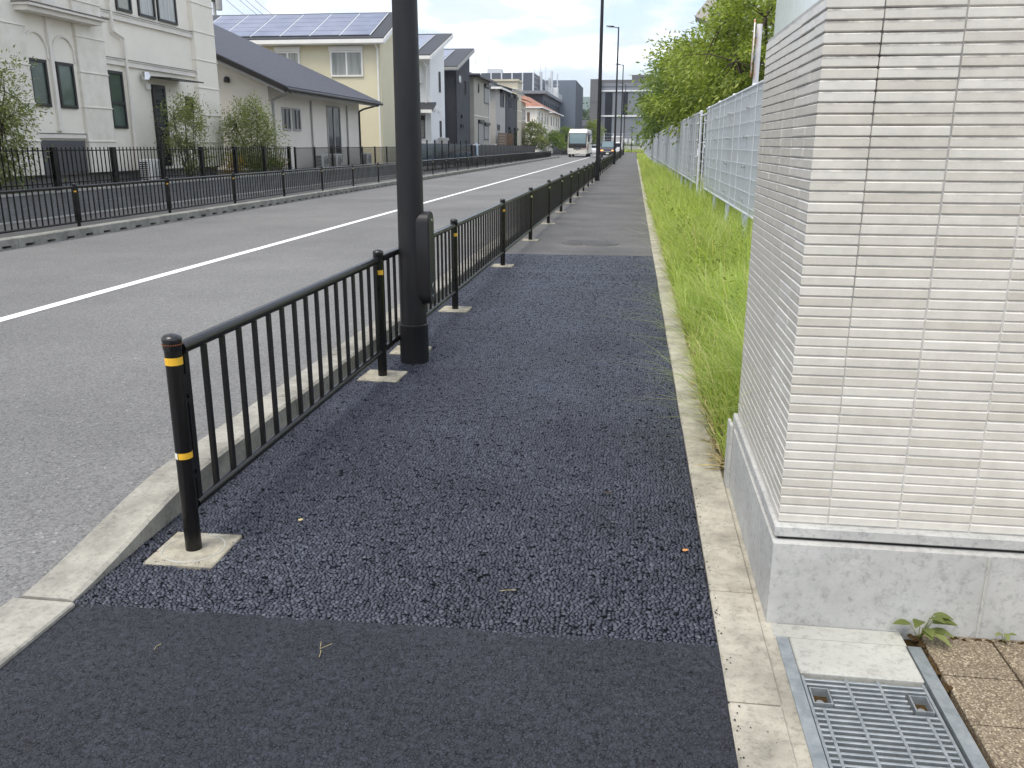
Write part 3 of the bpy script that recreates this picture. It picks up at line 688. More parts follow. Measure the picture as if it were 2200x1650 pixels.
# ------------------------------------------------------------------ tiled gate wall on the right
TX, TY, TZ0, PITCH, NROW = 0.508, 2.618, 0.335, 0.0305, 51
TW_X1, TW_Y1 = 3.3, 3.745
tw = thing('tiled_wall', 'pale grey wall of thin stacked tiles on a concrete plinth at right', 'wall', (0.5, 2.6, 0))
pl = MB()
pl.box(0.488, TW_X1, 2.56, 3.80, -0.1, 0.286)
plinth = pl.build('plinth', 'plinth', tw)
MB().box(0.506, TW_X1 - .01, 2.60, 3.775, 0.286, 0.298).build('groove', 'black', tw)
MB().cbox(0.494, TW_X1, 2.588, 3.79, 0.297, 0.334, 0.004).build('plinth_cap', 'plinth', tw)
# narrow return of the plinth behind, and a cast joint in its face
MB().box(0.474, 0.487, 3.70, 3.81, -0.1, 0.30).build('plinth_return', 'plinth', tw)
MB().box(1.128, 1.136, 2.556, 2.5605, 0.0, 0.284).build('cast_joint', 'cover', tw)
ZT = TZ0 + NROW * PITCH
MB().box(TX + 0.0034, TW_X1 - .004, TY + 0.0034, TW_Y1 - 0.004, 0.33, ZT - 0.004).build('mortar_bed', 'mortar', tw)
MB().box(TX + 0.004, TW_X1 - .002, TY + 0.004, TW_Y1 - 0.002, ZT - 0.004, ZT + 0.012).build('top_slab', 'plinth', tw)
TL, TH, D = 0.2135, 0.0278, 0.012
def tile_mesh(L, along):
    m = MB()
    if along == 'x': m.cbox(0, L - 0.0035, -0.001, D, 0, TH, 0.0032)
    else: m.cbox(-0.001, D, 0, L - 0.0035, 0, TH, 0.0032)
    return m.mesh('tile', 'tile')
tx_me, ty_me = tile_mesh(TL, 'x'), tile_mesh(TL, 'y')
def corner_mesh(a, b):
    # L-shaped corner tile wrapping the arris
    m = MB(); c = 0.0032
    lo = [(-0.001, b), (-0.001, -0.001), (a, -0.001), (a, D), (D, D), (D, b)]
    def ring(z, s):
        return [(-0.001 + s, b - s, z), (-0.001 + s, -0.001 + s, z), (a - s, -0.001 + s, z), (a - s, D, z), (D, D, z), (D, b - s, z)]
    rs = [ring(0, c), ring(c, 0), ring(TH - c, 0), ring(TH, c)]
    vs = [p for r in rs for p in r]; fs = [tuple(range(6))[::-1], tuple(range(18, 24))]
    for j in range(3):
        for q in range(6): fs.append((j * 6 + q, j * 6 + (q + 1) % 6, (j + 1) * 6 + (q + 1) % 6, (j + 1) * 6 + q))
    m.add(vs, fs); return m.mesh('tile', 'tile')
cor_a = corner_mesh(0.1495, 0.1495)
rest = MB(); n_ind = 0
x_cols = [TX + 0.153 + TL * k for k in range(13)]; y_cols = [TY + 0.153 + TL * k for k in range(5)]
for r in range(NROW):
    z = TZ0 + r * PITCH + 0.0014
    jit = lambda s: random.uniform(-s, s)
    o = inst('tile', cor_a, tw, (TX + jit(.0006), TY + jit(.0006), z + jit(.0006)))
    for k, x in enumerate(x_cols):
        if k < 4: inst('tile', tx_me, tw, (x + jit(.0008), TY + jit(.0010), z + jit(.0007)), jit(.003))
        else:
            L = min(TL - 0.005, TW_X1 - x - 0.002)
            if L > 0.02: rest.cbox(x, x + L, TY - 0.001 + jit(.0008), TY + D, z, z + TH, 0.002)
    for k, y in enumerate(y_cols):
        L = min(TL - 0.005, TW_Y1 - y)
        if L < 0.02: continue
        if k == 0: inst('tile', ty_me, tw, (TX + jit(.0010), y + jit(.0008), z + jit(.0007)))
        else: rest.cbox(TX - 0.001 + jit(.0008), TX + D, y, y + L, z + jit(.0005), z + TH, 0.002)
stuff(rest.build('tiles', 'tile', tw))

# ------------------------------------------------------------------ drain, cover slab and pavers at the wall's foot
MB().quad((0.5, -2, -0.02), (6, -2, -0.02), (6, 2.6, -0.02), (0.5, 2.6, -0.02)).build('forecourt_bed', 'moss')['kind'] = 'structure'
dr = thing('drain_grate', 'galvanised steel drain grating beside the edging in the lower right corner', 'drain grate', (0.72, 2.0, 0))
GX0, GX1, GY0, GY1 = 0.545, 0.895, 1.30, 2.275
MB().box(0.505, 0.541, 0.9, 2.47, -0.1, 0.010).build('frame_rail', 'galv', dr)
MB().box(0.899, 0.938, 0.9, 2.47, -0.1, 0.010).build('frame_rail', 'galv', dr)
MB().box(0.541, 0.899, 0.9, 2.4, -0.25, -0.2).build('channel_floor', 'block', dr)
bar = MB()
n = 34; notch = [(0.62, 0.66)]
long_bar = MB().cbox(0, 0.335, -0.0042, 0.0042, -0.03, 0.004, 0.0015).mesh('bar', 'galv')
mid_bar = MB().cbox(0.062, 0.27, -0.0042, 0.0042, -0.03, 0.004, 0.0015).mesh('bar', 'galv')
for k in range(42):
    y = GY1 - 0.012 - k * 0.0225
    inst('bar', mid_bar if k in (2, 3, 4, 5) else long_bar, dr, (GX0 + 0.006, y, 0))
for x in (GX0 + 0.004, GX0 + 0.035, GX0 + 0.125, GX0 + 0.215, GX0 + 0.305, GX1 - 0.010):
    lo = 1.30
    hi = GY1 - (0.15 if x in (GX0 + 0.035, GX0 + 0.305) else 0.0)
    MB().box(x - 0.004, x + 0.004, lo, hi, -0.026, 0.0062).build('cross_bar', 'galv', dr)
for x0, x1 in ((GX0 + 0.012, GX0 + 0.066), (GX1 - 0.066, GX1 - 0.016)):
    h = MB(); y0, y1 = GY1 - 0.128, GY1 - 0.055
    h.box(x0, x1, y0, y0 + .004, -0.03, 0.006); h.box(x0, x1, y1 - .004, y1, -0.03, 0.006); h.box(x0, x0 + .004, y0 + .004, y1 - .004, -0.03, 0.006); h.box(x1 - .004, x1, y0 + .004, y1 - .004, -0.03, 0.006)
    hp = h.build('lifting_pocket', 'galv', dr)
    MB().tube((x0 + .025, y0 + .03, -0.03), (x0 + .025, y0 + .03, -0.012), 0.011, n=8).build('bolt', 'chrome', hp)
MB().cbox(0.545, 0.896, 2.29, 2.475, -0.1, 0.008, 0.004).build('cover_slab', 'cover')
tag(bpy.data.objects['cover_slab'], 'small pale concrete cover slab between the steel grating and the tiled wall', 'slab')
MB().box(0.50, 0.90, 2.478, 2.556, -0.1, 0.005).build('mortar_strip', 'cover')['kind'] = 'structure'
pv = sroot('paved_forecourt', (0.95, 2.0, 0))
pme2 = MB().cbox(0.003, 0.213, 0.003, 0.221, -0.05, 0.006, 0.003).mesh('paver', 'paver')
for i in range(9):
    for j in range(9): inst('paver', pme2, pv, (0.957 + i * 0.216, 2.34 - j * 0.224 - (0.002 * i), random.uniform(-.002, .002)))
for i in range(9): pass
mo = MB()
for k in range(90):
    x = 0.905 + random.random() * 0.62; y = 2.548 - abs(random.gauss(0, 0.008))
    if k < 34: x = 0.945 + random.gauss(0, 0.006) + (k / 34) * 0.0; y = 2.54 - random.random() * 0.30
    s = random.uniform(.004, .013)
    mo.add([(x + s * math.cos(a), y + s * math.sin(a), 0.002) for a in [q * math.pi / 3 for q in range(6)]] + [(x, y, 0.006 + s * 0.5)], [(q, (q + 1) % 6, 6) for q in range(6)])
stuff(mo.build('moss', 'moss'))['label'] = 'brown damp moss in the joint between wall and pavers'
def leaf_blade(m, base, direction, L, w, droop=0.4, seg=5):
    base = Vector(base); d = Vector(direction).normalized(); side = d.cross(Vector((0, 0, 1)))
    side = side.normalized() if side.length > 1e-4 else Vector((1, 0, 0))
    o = len(m.v); up = Vector((0, 0, 1))
    for k in range(seg + 1):
        t = k / seg; c = base + d * (L * t) - up * (droop * L * t * t); ww = w * math.sin(math.pi * min(0.97, 0.06 + 0.94 * t) ** 0.8) * 0.5 + 0.0008
        m.v += [tuple(c - side * ww), tuple(c - up * (0.12 * ww)), tuple(c + side * ww)]
    for k in range(seg):
        a = o + 3 * k; m.f += [(a, a + 1, a + 4, a + 3), (a + 1, a + 2, a + 5, a + 4)]
def weed(loc, n, L, label, seed):
    rs = random.Random(seed); t = thing('weed', label, 'weed', loc)
    st = MB(); lv = MB()
    for k in range(n):
        a = rs.uniform(0, 6.28); e = rs.uniform(0.5, 1.2); top = Vector(loc) + Vector((math.cos(a) * L * .28, -abs(math.sin(a)) * L * .25, L * e * .75))
        st.tube(loc, tuple(top), 0.0016, 0.001, 5)
        leaf_blade(lv, top, (math.cos(a), -abs(math.sin(a)) * .7, rs.uniform(.1, .6)), L * rs.uniform(.45, .75), L * 0.30, 0.45)
    st.build('stem', 'leaf_light', t); lv.build('leaf', 'leaf_light', t)
weed((0.952, 2.535, 0.0), 10, 0.115, 'small leafy weed growing at the corner of cover slab and wall', 4)
weed((1.205, 2.545, 0.0), 3, 0.05, 'tiny thin weed seedling at the foot of the plinth on the far right', 5)

# ------------------------------------------------------------------ grass verge
def grass(name, n, y0, y1, x0f, x1f, lmin, lmax, w, seed, lean=0.0, bias=1.0):
    g = np.random.default_rng(seed)
    u = g.random(n) ** bias; Y = y0 + (y1 - y0) * u
    X = x0f + (x1f - x0f) * g.random(n)
    # clumps: pull points towards tuft centres, leave thin spots
    nt = max(20, n // 28); ti = g.integers(0, nt, n); ty = y0 + (y1 - y0) * g.random(nt) ** bias; tx = x0f + (x1f - x0f) * g.random(nt)
    k = g.random(n) < 0.6; X = np.where(k, tx[ti] + g.normal(0, 0.06, n), X); Y = np.where(k, ty[ti] + g.normal(0, 0.07, n), Y)
    X = np.clip(X, x0f, x1f + 0.1); Y = np.clip(Y, y0, y1)
    inside = (X > 0.46) & (Y < 3.86); Y = np.where(inside, 3.88 + 0.2 * g.random(n), Y)
    hmod = 0.55 + 0.75 * vnoise(X * 1.3 + 3, Y * 0.7, 12)
    edge = np.clip((X - x0f) / 0.25, 0.6, 1.0) * (1 + 0.35 * np.clip((X - 0.9) / 0.5, 0, 1))
    L = (lmin + (lmax - lmin) * g.random(n) ** 1.3) * hmod * edge
    th = g.random(n) * 2 * np.pi + 0.8 * vnoise(X * 3, Y * 2, 31); dx, dy = np.cos(th) - lean, np.sin(th) * 0.9 - lean * 0.3
    tilt = 0.08 + 0.6 * g.random(n) ** 1.4; curl = 0.2 + 1.15 * g.random(n)
    W = w * (0.6 + 0.8 * g.random(n)); S = 5
    sx, sy = -dy / np.hypot(dx, dy), dx / np.hypot(dx, dy)
    V = np.zeros((n, 2 * S, 3), np.float32)
    for s in range(S):
        t = s / (S - 1); bend = tilt * t + curl * t * t * 0.55
        px = X + dx * L * bend; py = Y + dy * L * bend; pz = L * (t - 0.30 * curl * t * t * t)
        ww = W * (1 - t ** 1.6) * 0.5 + 0.0003
        V[:, 2 * s, 0] = px - sx * ww; V[:, 2 * s, 1] = py - sy * ww; V[:, 2 * s, 2] = pz
        V[:, 2 * s + 1, 0] = px + sx * ww; V[:, 2 * s + 1, 1] = py + sy * ww; V[:, 2 * s + 1, 2] = pz
    V[:, :, 2] = np.maximum(V[:, :, 2], 0.004)
    base = (np.arange(n) * 2 * S)[:, None, None]
    q = np.array([[2 * s, 2 * s + 1, 2 * s + 3, 2 * s + 2] for s in range(S - 1)])[None]
    me = np_mesh(name, V.reshape(-1, 3), (base + q).reshape(-1, 4), 'grass')
    o = bpy.data.objects.new(name, me); col.objects.link(o); o['label'] = 'long bright green grass of the verge between edging and fence'; stuff(o); return o
def merged_grass():
    parts = [grass('grass', 15000, 3.9, 9.5, 0.50, 1.75, 0.30, 0.80, 0.0068, 1, 0.10),
             grass('grass', 14000, 9.0, 20, 0.48, 1.9, 0.34, 0.82, 0.0095, 2, 0.08),
             grass('grass', 16000, 19.5, 48, 0.46, 2.0, 0.30, 0.70, 0.016, 3, 0.05),
             grass('grass', 11000, 47, 130, 0.46, 2.2, 0.25, 0.55, 0.035, 4, 0.05),
             grass('grass', 150, 4.3, 8.0, 0.47, 0.60, 0.30, 0.62, 0.0065, 5, 0.6)]
    V = []; F = []; off = 0
    for o in parts:
        me = o.data; n = len(me.vertices); v = np.zeros(n * 3, np.float32); me.vertices.foreach_get('co', v)
        f = np.zeros(len(me.loops), np.int32); me.loops.foreach_get('vertex_index', f)
        V.append(v.reshape(-1, 3)); F.append(f.reshape(-1, 4) + off); off += n
        bpy.data.objects.remove(o); bpy.data.meshes.remove(me)
    me = np_mesh('grass', np.concatenate(V), np.concatenate(F), 'grass')
    o = bpy.data.objects.new('grass', me); col.objects.link(o); o['label'] = 'long bright green grass of the verge between edging and fence'; stuff(o)
merged_grass()

# ------------------------------------------------------------------ frosted panel fence
FPX = 1.42
def panel_fence(name, label, ys, x=FPX):
    t = thing(name, label, 'fence', (x, ys[0], 0))
    zt, zb = 2.17, 0.70
    pm = MB().tube((0, 0, -0.02), (0, 0, zt + 0.02), 0.03, n=10).mesh('post', 'fence_steel', True)
    cp = MB().lathe(0, 0, [(0.034, zt + 0.015), (0.036, zt + 0.035), (0.02, zt + 0.05), (0, zt + 0.052)], 10).mesh('post_cap', 'white_steel', True)
    clip = MB().tube((-0.05, 0, 0), (0.0, 0, 0), 0.022, n=8).mesh('clip', 'chrome')
    for y in ys:
        p = inst('post', pm, t, (x, y, 0)); inst('post_cap', cp, p, (x, y, 0))
        if y < 24:
            for z in (0.85, 1.25, 1.6, 1.95): inst('clip', clip, p, (x - 0.04, y, z))
    for a, b in zip(ys[:-1], ys[1:]):
        pn = MB().box(x - 0.049, x - 0.043, a + 0.012, b - 0.012, zb + 0.02, zt - 0.02).build('frosted_panel', 'frost', t)
        fr = MB(); fr.tube((x - 0.046, a, zt), (x - 0.046, b, zt), 0.020, n=8); fr.tube((x - 0.046, a, zb), (x - 0.046, b, zb), 0.016, n=8)
        fr.build('frame_rail', 'fence_steel', t, True)
        if a < 60:
            w = MB(); nw = 9
            for k in range(nw):
                z = zb + 0.09 + k * 0.163
                w.tube((x - 0.060, a, z), (x - 0.060, b, z), 0.0038, n=5, caps=False)
            nv = 2 if a < 30 else 1
            for k in range(1, nv + 1): w.tube((x - 0.062, a + (b - a) * k / (nv + 1), zb), (x - 0.062, a + (b - a) * k / (nv + 1), zt), 0.006, n=5, caps=False)
            w.build('wire_mesh', 'fence_steel', t)
    return t
panel_fence('panel_fence', 'near run of grey frosted panel fence ending at a gap in the long grass', [9.05, 11.2, 13.35, 15.5, 17.65])
panel_fence('panel_fence', 'long grey frosted panel fence running into the distance beside the trees', [19.7 + 2.15 * k for k in range(48)])
gate = thing('mesh_gate', 'narrow open wire gate between the two runs of frosted fence', 'gate', (FPX + .04, 18.6, 0))
g = MB()
for k in range(9): g.tube((FPX, 17.70, 0.6 + k * 0.19), (FPX, 19.62, 0.6 + k * 0.19), 0.006, n=5)
g.build('wire_mesh', 'fence_steel', gate)
MB().tube((FPX, 17.69, 2.1), (FPX, 19.63, 2.1), 0.02, n=8).build('frame_rail', 'fence_steel', gate, True)
MB().tube((FPX, 18.66, 0.3), (FPX, 18.66, 2.1), 0.014, n=8).build('frame_rail', 'fence_steel', gate, True)

# sign behind the fence
sg = thing('road_sign', 'red and white sign board on a white post, seen nearly edge on behind the fence', 'sign', (1.56, 12.3, 0))
MB().tube((1.56, 12.3, -0.02), (1.56, 12.3, 3.02), 0.038, n=12).build('post', 'white_steel', sg, True)
bd = MB(); A = []
for k in range(25):
    a = 2 * math.pi * k / 24; A.append((1.487, 12.28 + 0.32 * math.cos(a), 2.72 + 0.36 * math.sin(a)))
bd.prism(A[:-1], (0.012, 0, 0)); bd.v = [(x + 0.42 * (y - 12.28) * 0.25, y, z) for x, y, z in bd.v]; o = bd.build('sign_board', 'sign', sg)
MB().box(1.497, 1.53, 12.26, 12.34, 2.6, 2.64).box(1.497, 1.53, 12.26, 12.34, 2.86, 2.9).build('bracket', 'galv', sg)
nb = thing('notice_board', 'white notice board standing behind the near frosted fence panel', 'notice board', (1.62, 13.0, 0))
MB().box(1.60, 1.64, 12.75, 13.3, 1.2, 2.02).build('board', 'white_paint', nb)
MB().box(1.585, 1.66, 12.73, 13.32, 2.02, 2.06).build('board_cap', 'dark_paint', nb)
for y in (12.8, 13.25): MB().tube((1.64, y, 0), (1.64, y, 1.25), 0.02, n=8).build('leg', 'white_steel', nb)

# glass gatehouse behind the tiled wall
gh = thing('gatehouse', 'pale glass gatehouse rising behind the tiled wall', 'building', (2.6, 14.0, 0))
MB().box(2.64, 7, 14.04, 18.3, 0, 4.55).build('core', 'white_wall', gh)
for k in range(5):
    x0 = 2.60 + k * 0.98
    MB().box(x0 + 0.006, x0 + 0.974, 13.98, 14.02, 0.05, 4.6).build('glass_panel', 'glass_pale', gh)
for k in range(4):
    y0 = 14.05 + k * 1.06
    MB().box(2.60, 2.63, y0 + 0.006, y0 + 1.054, 0.05, 4.6).build('glass_panel', 'glass_pale', gh)
MB().box(2.56, 7.2, 13.94, 18.4, 4.61, 4.75).build('roof', 'dark_paint', gh)

# ------------------------------------------------------------------ trees and shrubs
def leaf_cloud(C, U, size, g, droop=0.3, aspect=0.42):
    """C: leaf centres, U: outward-ish directions. Rhombic leaf of two folded quads as one island."""
    n = len(C); d = U + g.normal(0, 0.55, (n, 3)); d[:, 2] -= droop
    d /= np.linalg.norm(d, axis=1)[:, None] + 1e-9
    nrm = g.normal(0, 0.6, (n, 3)); nrm[:, 2] += 1.0
    s = np.cross(d, nrm); s /= np.linalg.norm(s, axis=1)[:, None] + 1e-9
    L = size * (0.6 + 0.8 * g.random(n))[:, None]; W = L * aspect
    V = np.stack([C, C + d * L * 0.45 + s * W * 0.5, C + d * L, C + d * L * 0.45 - s * W * 0.5], 1)
    F = np.arange(n * 4).reshape(n, 4); return V.reshape(-1, 3), F
def make_tree(name, label, loc, centre, rad, nclump, nleaf, size, seed, leafmat='leaf', group=None, trunk_r=0.11, cat='tree', limbs=True, clump_r=0.5, stems=1, flat=0.45, lean=0.0):
    g = np.random.default_rng(seed); rs = random.Random(seed)
    t = thing(name, label, cat, loc, group); loc = Vector(loc); centre = Vector(centre); rad = Vector(rad)
    # clump centres on an uneven ellipsoid, mostly near its skin
    cs = []
    while len(cs) < nclump:
        v = Vector((rs.gauss(0, 1), rs.gauss(0, 1), rs.gauss(0, 1))).normalized()
        k = (0.35 + 0.65 * rs.random() ** 0.45) * (0.78 + 0.34 * rs.random())
        p = centre + Vector((v.x * rad.x, v.y * rad.y, v.z * rad.z)) * k
        p.x += lean * v.z
        if p.z > loc.z + 0.25: cs.append(p)
    tr = MB(); br = MB()
    fork = loc + (centre - loc) * 0.42 if stems == 1 else loc + Vector((0, 0, 0.12))
    if stems == 1:
        mid = loc + (fork - loc) * 0.5 + Vector((rs.uniform(-.05, .05), rs.uniform(-.05, .05), 0))
        tr.tube(loc - Vector((0, 0, .05)), mid, trunk_r, trunk_r * 0.8, 10); tr.tube(mid, fork, trunk_r * 0.8, trunk_r * 0.62, 10)
        tr.build('trunk', 'bark', t, True)
        nl = 7; mains = []
        for k in range(nl):
            a = 2 * math.pi * k / nl + rs.uniform(-.3, .3); e = rs.uniform(0.25, 0.95)
            p = centre + Vector((math.cos(a) * rad.x * 0.5, math.sin(a) * rad.y * 0.5, (e - 0.55) * rad.z * 1.1)); mains.append(p)
            br.tube(fork, p, trunk_r * 0.42, trunk_r * 0.2, 7)
        mains.append(fork)
    else:
        mains = []
        for k in range(stems):
            a = rs.uniform(0, 6.28); p = centre + Vector((math.cos(a) * rad.x * .55, math.sin(a) * rad.y * .55, rs.uniform(-.3, .6) * rad.z)); mains.append(p)
            q = loc + Vector((rs.uniform(-.12, .12), rs.uniform(-.12, .12), 0)); br.tube(q, p, trunk_r * 0.3, trunk_r * 0.13, 6)
    for c in cs:
        m = min(mains, key=lambda p: (p - c).length); mid = (m + c) * 0.5 + Vector((0, 0, 0.08 * (m - c).length))
        br.tube(m, mid, trunk_r * 0.15, trunk_r * 0.09, 5, False); br.tube(mid, c, trunk_r * 0.09, trunk_r * 0.035, 5, False)
    br.build('branches', 'bark', t)
    P = np.zeros((nleaf, 3)); U = np.zeros((nleaf, 3))
    ci = g.integers(0, len(cs), nleaf); CC = np.array([tuple(c) for c in cs]); ctr = np.array(tuple(centre))
    out = CC - ctr; out /= np.linalg.norm(out, axis=1)[:, None] + 1e-9
    r = clump_r * (0.55 + 0.9 * g.random(len(cs)))
    off = g.normal(0, 0.5, (nleaf, 3)); off[:, 2] *= flat
    P = CC[ci] + off * r[ci][:, None]; U = out[ci] * 0.6 + off * 0.8
    P[:, 2] -= 0.25 * (np.hypot(off[:, 0], off[:, 1]) ** 2) * r[ci]
    P[:, 2] = np.maximum(P[:, 2], loc.z + 0.05)
    V, F = leaf_cloud(P, U, size, g)
    V -= np.array(tuple(loc)); me = np_mesh('crown', V, F, leafmat)
    o = bpy.data.objects.new('crown', me); col.objects.link(o); o.parent = t; WL[o.name] = tuple(loc)
    return t
TG = 'trees behind the frosted fence'
make_tree('broadleaf_tree', 'large light green tree overhanging the gap in the frosted fence', (3.3, 21.5, 0), (2.9, 21.5, 3.7), (2.0, 2.6, 1.7), 84, 21000, 0.115, 11, 'leaf', TG, 0.13, clump_r=0.5, lean=0.3)
make_tree('broadleaf_tree', 'tall tree second behind the frosted fence in front of the canopy building', (3.3, 27.5, 0), (2.75, 27.5, 3.6), (2.1, 2.4, 1.7), 74, 17000, 0.13, 12, 'leaf', TG, 0.14, clump_r=0.55, lean=0.45)
make_tree('broadleaf_tree', 'rounded tree third along the frosted fence', (2.9, 37, 0), (2.5, 37, 3.9), (2.0, 2.8, 2.2), 80, 14000, 0.16, 13, 'leaf_dark', TG, 0.14, clump_r=0.65)
make_tree('broadleaf_tree', 'farthest dark tree leaning over the end of the frosted fence', (3.1, 50, 0), (2.6, 50, 4.3), (2.4, 3.4, 2.4), 80, 13000, 0.2, 14, 'leaf_dark', TG, 0.15, clump_r=0.75)
make_tree('broadleaf_tree', 'hazy green tree far down the right side past the others', (3.6, 66, 0), (3.2, 66, 3.8), (2.6, 3.6, 2.6), 60, 6500, 0.34, 15, 'leaf_dark', TG, 0.15, clump_r=0.9)
make_tree('garden_shrub', 'tall feathery shrub at the left edge of the picture behind the picket fence', (-12.75, 15.9, 0.4), (-12.75, 15.9, 2.0), (0.75, 1.35, 1.65), 110, 15000, 0.075, 21, 'leaf_light', None, 0.09, 'shrub', clump_r=0.34, stems=9, flat=0.9)
make_tree('garden_shrub', 'upright sparse shrub in front of the slatted door of the cream house', (-12.85, 24.3, 0.4), (-12.85, 24.3, 1.75), (0.6, 0.95, 1.3), 55, 5200, 0.075, 22, 'leaf_light', None, 0.07, 'shrub', clump_r=0.25, stems=8, flat=1.0)
make_tree('garden_shrub', 'pale spreading shrub before the low slate roofed house', (-13.0, 29.1, 0.4), (-13.0, 29.1, 1.75), (0.75, 1.6, 1.25), 85, 11000, 0.08, 23, 'leaf_light', None, 0.08, 'shrub', clump_r=0.34, stems=10, flat=0.9)
make_tree('garden_shrub', 'low dark green shrub behind the fence below the pale shrub', (-12.7, 29.2, 0.4), (-12.7, 29.2, 0.75), (0.45, 1.6, 0.4), 30, 2200, 0.08, 24, 'leaf_dark', None, 0.05, 'shrub', clump_r=0.3, stems=6, flat=0.8)
make_tree('garden_shrub', 'low shrub with yellow leaves between picket fence and cream house corner', (-12.75, 26.9, 0.4), (-12.75, 26.9, 0.85), (0.35, 0.5, 0.4), 18, 700, 0.07, 25, 'leaf_yel', None, 0.05, 'shrub', clump_r=0.25, stems=5, flat=0.8)
make_tree('garden_shrub', 'second yellow leaved shrub next to the end post of the picket fence', (-12.62, 30.3, 0.4), (-12.62, 30.3, 0.7), (0.25, 0.55, 0.3), 14, 600, 0.07, 26, 'leaf_yel', None, 0.05, 'shrub', clump_r=0.22, stems=5, flat=0.8)
make_tree('garden_tree', 'slim young tree in front of the red roofed houses', (-12.6, 113, 0), (-12.6, 113, 2.6), (1.3, 3.2, 2.0), 45, 4200, 0.26, 27, 'leaf_light', None, 0.09, 'tree', clump_r=0.7)
make_tree('garden_tree', 'round dark bush tree between the slim tree and the coach', (-12.2, 140, 0), (-12.2, 140, 2.1), (1.2, 4.5, 1.5), 40, 3800, 0.3, 28, 'leaf_dark', None, 0.09, 'tree', clump_r=0.8)
make_tree('garden_tree', 'green tree directly beside the coach in front of the blue grey building', (-12.0, 160, 0), (-12.0, 160, 2.6), (1.6, 5, 2.1), 40, 3800, 0.34, 29, 'leaf_dark', None, 0.1, 'tree', clump_r=0.9)
make_tree('garden_tree', 'light green tree behind the coach by the far mesh fence', (-9.0, 196, 0), (-9.0, 196, 4.2), (2.2, 2.2, 2.4), 35, 2600, 0.4, 30, 'leaf', None, 0.12, 'tree', clump_r=0.9)

# ------------------------------------------------------------------ house parts
def fp(face, pos, a, d, z): return (pos + d, a, z) if face == '+X' else (a, pos - d, z)
def fbox(m, face, pos, a0, a1, d0, d1, z0, z1):
    p, q = fp(face, pos, a0, d0, z0), fp(face, pos, a1, d1, z1); return m.box(p[0], q[0], p[1], q[1], p[2], q[2])
def window(root, face, pos, a0, a1, z0, z1, frame='dark_paint', pane='glass_dark', t=0.06, mull=None, trans=None, sill=False, shutter=None, proud=0.05):
    m = MB()
    fbox(m, face, pos, a0, a1, -0.02, proud, z0, z0 + t); fbox(m, face, pos, a0, a1, -0.02, proud, z1 - t, z1)
    fbox(m, face, pos, a0, a0 + t, -0.02, proud - .001, z0 + t, z1 - t); fbox(m, face, pos, a1 - t, a1, -0.02, proud - .001, z0 + t, z1 - t)
    if mull: fbox(m, face, pos, (a0 + a1) / 2 - t * .5, (a0 + a1) / 2 + t * .5, -0.02, proud - .003, z0 + t, z1 - t)
    if trans: fbox(m, face, pos, a0 + t, a1 - t, -0.02, proud - .004, z0 + (z1 - z0) * trans - t * .5, z0 + (z1 - z0) * trans + t * .5)
    w = m.build('window', frame, root)
    if mull:
        c = (a0 + a1) / 2
        fbox(MB(), face, pos, a0 + t, c - t * .5, -0.01, 0.012, z0 + t, z1 - t).build('pane', pane, w)
        fbox(MB(), face, pos, c + t * .5, a1 - t, -0.01, 0.016, z0 + t, z1 - t).build('pane', pane, w)
    else: fbox(MB(), face, pos, a0 + t, a1 - t, -0.01, 0.012, z0 + t, z1 - t).build('pane', pane, w)
    if sill: fbox(MB(), face, pos, a0 - 0.06, a1 + 0.06, 0, proud + 0.06, z0 - 0.07, z0 - .002).build('sill', frame, w)
    if shutter:
        fbox(MB(), face, pos, a0 - .02, a1 + .02, 0.0, 0.22, z1 + .002, z1 + 0.26).build('shutter_box', frame, w)
        if shutter == 'down':
            s = MB(); k = 0; z = z0 + t
            while z < z1 - t: fbox(s, face, pos, a0 + t, a1 - t, 0.014, 0.05, z, z + 0.075); z += 0.09
            s.build('shutter', 'grey_paint' if frame != 'white_paint' else 'white_paint', w)
    return w
def ac_unit(x, y, z, label):
    t = thing('air_conditioner', label, 'air conditioner', (x, y, z), 'outdoor air conditioner units by the houses')
    MB().cbox(x - 0.15, x + 0.15, y - 0.4, y + 0.4, z + 0.06, z + 0.66, 0.015).build('casing', 'white_paint', t)
    MB().box(x - .12, x + .12, y - .32, y - .24, z, z + .06).box(x - .12, x + .12, y + .24, y + .32, z, z + .06).build('feet', 'black', t)
    f = MB()
    for k in range(5): r = 0.05 + 0.045 * k; f.lathe(0, 0, [(r, 0), (r + .008, .006), (r + .012, 0)], 20)
    f.v = [(x + .155 + vz, y + .08 + vy, z + .36 + vx) for vx, vy, vz in f.v]; f.build('fan_grille', 'fan', t)
    s = MB()
    for k in range(9): s.box(x - .13, x + .13, y - .404, y - .4005, z + .12 + k * .055, z + .15 + k * .055)
    s.build('side_slots', 'black', t)
def downpipe(root, pts, r=0.04, mat='white_paint', name='downpipe'): MB().path(pts, r, 8).build(name, mat, root, True)

# ---- cream house with pilasters (far left)
HA = -14.0
ha = thing('cream_house', 'large cream stucco house with pilasters and arched panels at far left', 'house', (-16, 22, 0.4))
MB().box(-25, HA - 0.10, 8.0, 28.6, 0.75, 9.5).build('wall', 'stucco', ha)
MB().box(-25, HA - 0.14, 8.1, 28.55, 0.3, 0.75).build('foundation', 'block', ha)
MB().box(-25, HA - 0.05, 8.05, 28.58, 0.735, 0.765).build('base_flashing', 'trim_dark', ha)
def pilaster(y0, y1, mat='mottle', extra=0.0):
    p = MB().box(HA - 0.12, HA + 0.02 + extra, y0, y1, 0.77, 9.4).build('pilaster', mat, ha)
    for z in (1.55, 2.40, 3.25, 4.10, 4.95, 5.80, 6.65):
        MB().cbox(HA - 0.11, HA + 0.045 + extra, y0 - 0.02, y1 + 0.02, z - 0.018, z + 0.018, 0.008).build('band', 'trim', p)
